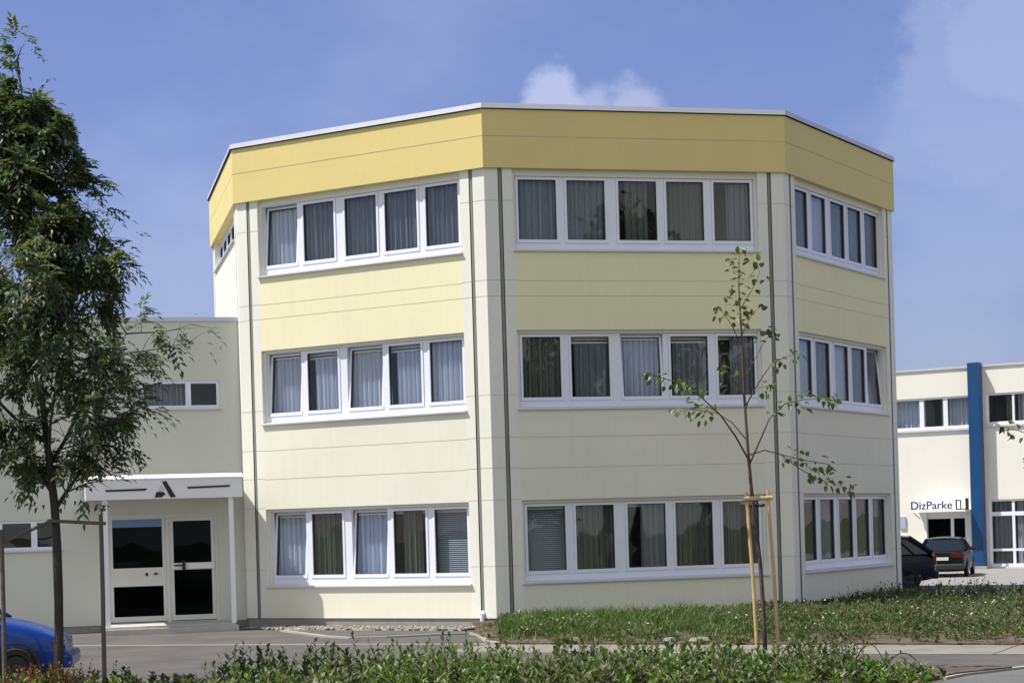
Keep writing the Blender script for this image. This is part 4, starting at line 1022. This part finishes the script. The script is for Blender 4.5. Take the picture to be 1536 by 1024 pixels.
van = dict(rim='trim', body=[(-2.02, .36, .86, .66), (-1.97, .26, .96, .76), (-1.75, .20, 1.0, .81), (-1.1, .17, 1.0, .84), (0, .16, .985, .85), (.8, .17, .97, .84), (1.0, .18, .96, .83), (1.45, .2, .87, .80), (1.80, .23, .76, .74), (1.92, .3, .62, .6)],
           cabin=[(1.0, .96), (.35, 1.43), (-1.30, 1.43), (-1.93, .99)], wbelt=.84, wroof=.64, wheels=(-1.25, 1.25), wr=.30, bpil=(.40, .78), cpil=.075,
           extras=[('bumper', 1.78, 1.99, -.72, .72, .24, .46, 'car_navy', .05), ('bumper', -2.09, -1.87, -.76, .76, .26, .50, 'car_navy', .05),
                   ('headlight', 1.74, 1.90, -.68, -.42, .58, .70, 'lampw', .02), ('headlight', 1.74, 1.90, .42, .68, .58, .70, 'lampw', .02),
                   ('tail_light', -2.03, -1.90, -.79, -.60, .66, .92, 'lampr', .02), ('tail_light', -2.03, -1.90, .60, .79, .66, .92, 'lampr', .02), ('number_plate', -2.06, -2.0, -.25, .25, .60, .71, 'plate', .005)])
# its rear shows past the corner of the office
car('parked_car', 'dark blue hatchback half hidden behind the office corner', (9.90, 54.4, G), R(170), 'car_navy', van)
sal = dict(body=[(-2.10, .36, .84, .66), (-2.05, .26, .93, .76), (-1.8, .20, .97, .81), (-1.1, .17, .97, .84), (0, .16, .96, .85), (.8, .17, .95, .84), (1.0, .18, .94, .83), (1.5, .2, .86, .80), (1.9, .23, .74, .74), (2.02, .3, .6, .6)],
           cabin=[(1.0, .93), (.30, 1.33), (-1.05, 1.33), (-1.72, .96)], wbelt=.84, wroof=.60, wheels=(-1.28, 1.3), wr=.29, bpil=(.45,), cpil=.06,
           extras=[('bumper', 1.86, 2.08, -.72, .72, .24, .46, 'trim', .05), ('bumper', -2.17, -1.95, -.77, .77, .26, .48, 'trim', .05),
                   ('headlight', 1.86, 2.0, -.68, -.42, .56, .68, 'lampw', .02), ('headlight', 1.86, 2.0, .42, .68, .56, .68, 'lampw', .02),
                   ('tail_light', -2.12, -1.98, -.79, -.34, .70, .85, 'lampr', .015), ('tail_light', -2.12, -1.98, .34, .79, .70, .85, 'lampr', .015), ('number_plate', -2.14, -2.08, -.25, .25, .60, .71, 'plate', .005)])
car('parked_car', 'black saloon seen from behind, in front of the shop door', (14.35, 63.4, G), R(72), 'car_dark', sal, scale=.93)

# ------------------------------------------------------------------ light
SUN_EL = R(59)
sd = Vector((-DIRS[2].x, -DIRS[2].y)); nb = -NRM[2]
dl = R(4.0); s2 = sd * math.cos(dl) + nb * math.sin(dl)
sdir = Vector((s2.x * math.cos(SUN_EL), s2.y * math.cos(SUN_EL), math.sin(SUN_EL)))
sl = bpy.data.lights.new('sun', 'SUN'); sl.energy = 4.8; sl.angle = R(.53); sl.color = (1., .955, .89)
so = bpy.data.objects.new('sun', sl); COL.objects.link(so); so.rotation_euler = sdir.to_track_quat('Z', 'Y').to_euler(); so.location = (-20, 20, 40)

w = bpy.data.worlds.new('World'); sc.world = w; w.use_nodes = True
nt = w.node_tree; N = nt.nodes; Lk = nt.links.new
bg = N['Background']
sky = N.new('ShaderNodeTexSky'); sky.sky_type = 'NISHITA'; sky.sun_disc = False
sky.sun_elevation = SUN_EL; sky.sun_rotation = math.atan2(sdir.x, sdir.y); sky.air_density = .85; sky.dust_density = .3; sky.ozone_density = 2.0; sky.altitude = 300
bg.inputs['Strength'].default_value = .10
tc = N.new('ShaderNodeTexCoord')
def math_(op, a, b=None, clamp=False):
    m_ = N.new('ShaderNodeMath'); m_.operation = op; m_.use_clamp = clamp
    for i, v in enumerate((a, b)):
        if v is None: continue
        if isinstance(v, (int, float)): m_.inputs[i].default_value = v
        else: Lk(v, m_.inputs[i])
    return m_.outputs[0]
def cnoise(scale, det, off=(0, 0, 0), st=(1, 1, 1), rough=.55):
    mp = N.new('ShaderNodeMapping'); mp.inputs['Location'].default_value = off; mp.inputs['Scale'].default_value = st
    Lk(tc.outputs['Generated'], mp.inputs['Vector'])
    n_ = N.new('ShaderNodeTexNoise'); n_.inputs['Scale'].default_value = scale; n_.inputs['Detail'].default_value = det; n_.inputs['Roughness'].default_value = rough
    Lk(mp.outputs[0], n_.inputs['Vector']); return n_.outputs['Fac']
def puff(d, rx, soft, amp, nz):
    """a cloud round direction d: angular distance disturbed by noise"""
    d = Vector(d).normalized()
    v = N.new('ShaderNodeVectorMath'); v.operation = 'DISTANCE'; v.inputs[1].default_value = d; Lk(tc.outputs['Generated'], v.inputs[0])
    t = math_('DIVIDE', v.outputs['Value'], rx)
    t = math_('ADD', t, math_('MULTIPLY', math_('SUBTRACT', nz, .5), -amp))
    mr = N.new('ShaderNodeMapRange'); mr.interpolation_type = 'SMOOTHSTEP'; mr.inputs['From Min'].default_value = 1.; mr.inputs['From Max'].default_value = 1. - soft
    Lk(t, mr.inputs['Value']); return mr.outputs[0]
n1 = cnoise(26., 7., (1.3, 2.2, .4), (1, 1, 1.5)); n2 = cnoise(9., 8., (4.3, .2, 2.4), (1, 1, 1.9)); n3 = cnoise(5.5, 6., (.3, 6.2, 1.4), (1, 1, 1.6))
def dirpx(x, y):
    a, b_ = x - 768, y - 512; c, s = math.cos(ROLL), math.sin(ROLL)
    u = a * c - b_ * s; v = a * s + b_ * c
    return (u / 2839.6, 1, -(v - 275.33) / 2839.6)
n1 = cnoise(34., 8., (1.3, 2.2, .4), (1, 1, 1.2), .6); n2 = cnoise(11., 9., (4.3, .2, 2.4), (1, 1, 1.5), .6)
n5 = cnoise(15., 10., (7.3, 1.2, 3.4), (1, 1, 1.2), .66)
CL = [(dirpx(830, 168), .0245, .40, 1.35, n1, .54), (dirpx(945, 172), .022, .5, 1.35, n1, .42), (dirpx(888, 176), .022, .6, 1.2, n1, .42),
      (dirpx(1500, 115), .064, .30, 1.5, n5, .22), (dirpx(1405, 195), .042, .50, 1.4, n5, .18), (dirpx(1530, 40), .05, .40, 1.5, n5, .30), (dirpx(1490, 230), .095, .95, 1.4, n2, .22), (dirpx(1470, 330), .10, .8, 1.7, n2, .16), (dirpx(1420, 500), .09, 1., 1.6, n2, .14), (dirpx(300, 440), .12, 1., 1.6, n2, .22)]
fac = None
for d, rx, soft, amp, nz, k_ in CL:
    f_ = math_('MULTIPLY', puff(d, rx, soft, amp, nz), k_)
    fac = f_ if fac is None else math_('MAXIMUM', fac, f_)
# thin veil over the rest of the sky
mr = N.new('ShaderNodeMapRange'); mr.interpolation_type = 'SMOOTHSTEP'; mr.inputs['From Min'].default_value = .45; mr.inputs['From Max'].default_value = .80; mr.inputs['To Max'].default_value = .16
Lk(n3, mr.inputs['Value'])
fac = math_('MAXIMUM', fac, mr.outputs[0], True)
tint = N.new('ShaderNodeMixRGB'); tint.blend_type = 'MULTIPLY'; tint.inputs['Fac'].default_value = 1.; tint.inputs['Color2'].default_value = (.90, .80, 1.0, 1)
Lk(sky.outputs[0], tint.inputs['Color1'])
# haze near the horizon is a little duller than clear air
sep = N.new('ShaderNodeSeparateXYZ'); Lk(tc.outputs['Generated'], sep.inputs[0])
hz = N.new('ShaderNodeMapRange'); hz.interpolation_type = 'SMOOTHSTEP'; hz.inputs['From Min'].default_value = .02; hz.inputs['From Max'].default_value = .26; hz.inputs['To Min'].default_value = .66
Lk(sep.outputs['Z'], hz.inputs['Value'])
dull = N.new('ShaderNodeVectorMath'); dull.operation = 'SCALE'; Lk(tint.outputs[0], dull.inputs[0]); Lk(hz.outputs[0], dull.inputs['Scale'])
mx = N.new('ShaderNodeMixRGB'); mx.inputs['Color2'].default_value = (5.4, 5.7, 7.6, 1)
Lk(fac, mx.inputs['Fac']); Lk(dull.outputs[0], mx.inputs['Color1'])
# bright broken cloud added behind the camera, unseen, to lift the ambient light
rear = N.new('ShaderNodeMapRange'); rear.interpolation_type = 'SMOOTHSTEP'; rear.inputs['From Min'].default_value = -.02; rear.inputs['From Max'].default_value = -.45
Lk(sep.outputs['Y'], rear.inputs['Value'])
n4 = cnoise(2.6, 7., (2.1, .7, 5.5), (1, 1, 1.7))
fill_cloud = N.new('ShaderNodeMapRange'); fill_cloud.interpolation_type = 'SMOOTHSTEP'; fill_cloud.inputs['From Min'].default_value = .36; fill_cloud.inputs['From Max'].default_value = .56
Lk(n4, fill_cloud.inputs['Value'])
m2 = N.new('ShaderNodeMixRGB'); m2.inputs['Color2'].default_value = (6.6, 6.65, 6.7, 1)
Lk(math_('MULTIPLY', rear.outputs[0], fill_cloud.outputs[0]), m2.inputs['Fac']); Lk(mx.outputs[0], m2.inputs['Color1']); Lk(m2.outputs[0], bg.inputs['Color'])

vs = sc.view_settings; vs.view_transform = 'Standard'; vs.look = 'None'; vs.exposure = .42; vs.gamma = 1.; vs.use_curve_mapping = False
sc.cycles.max_bounces = 8; sc.cycles.transparent_max_bounces = 16
sc.cycles.use_denoising = True
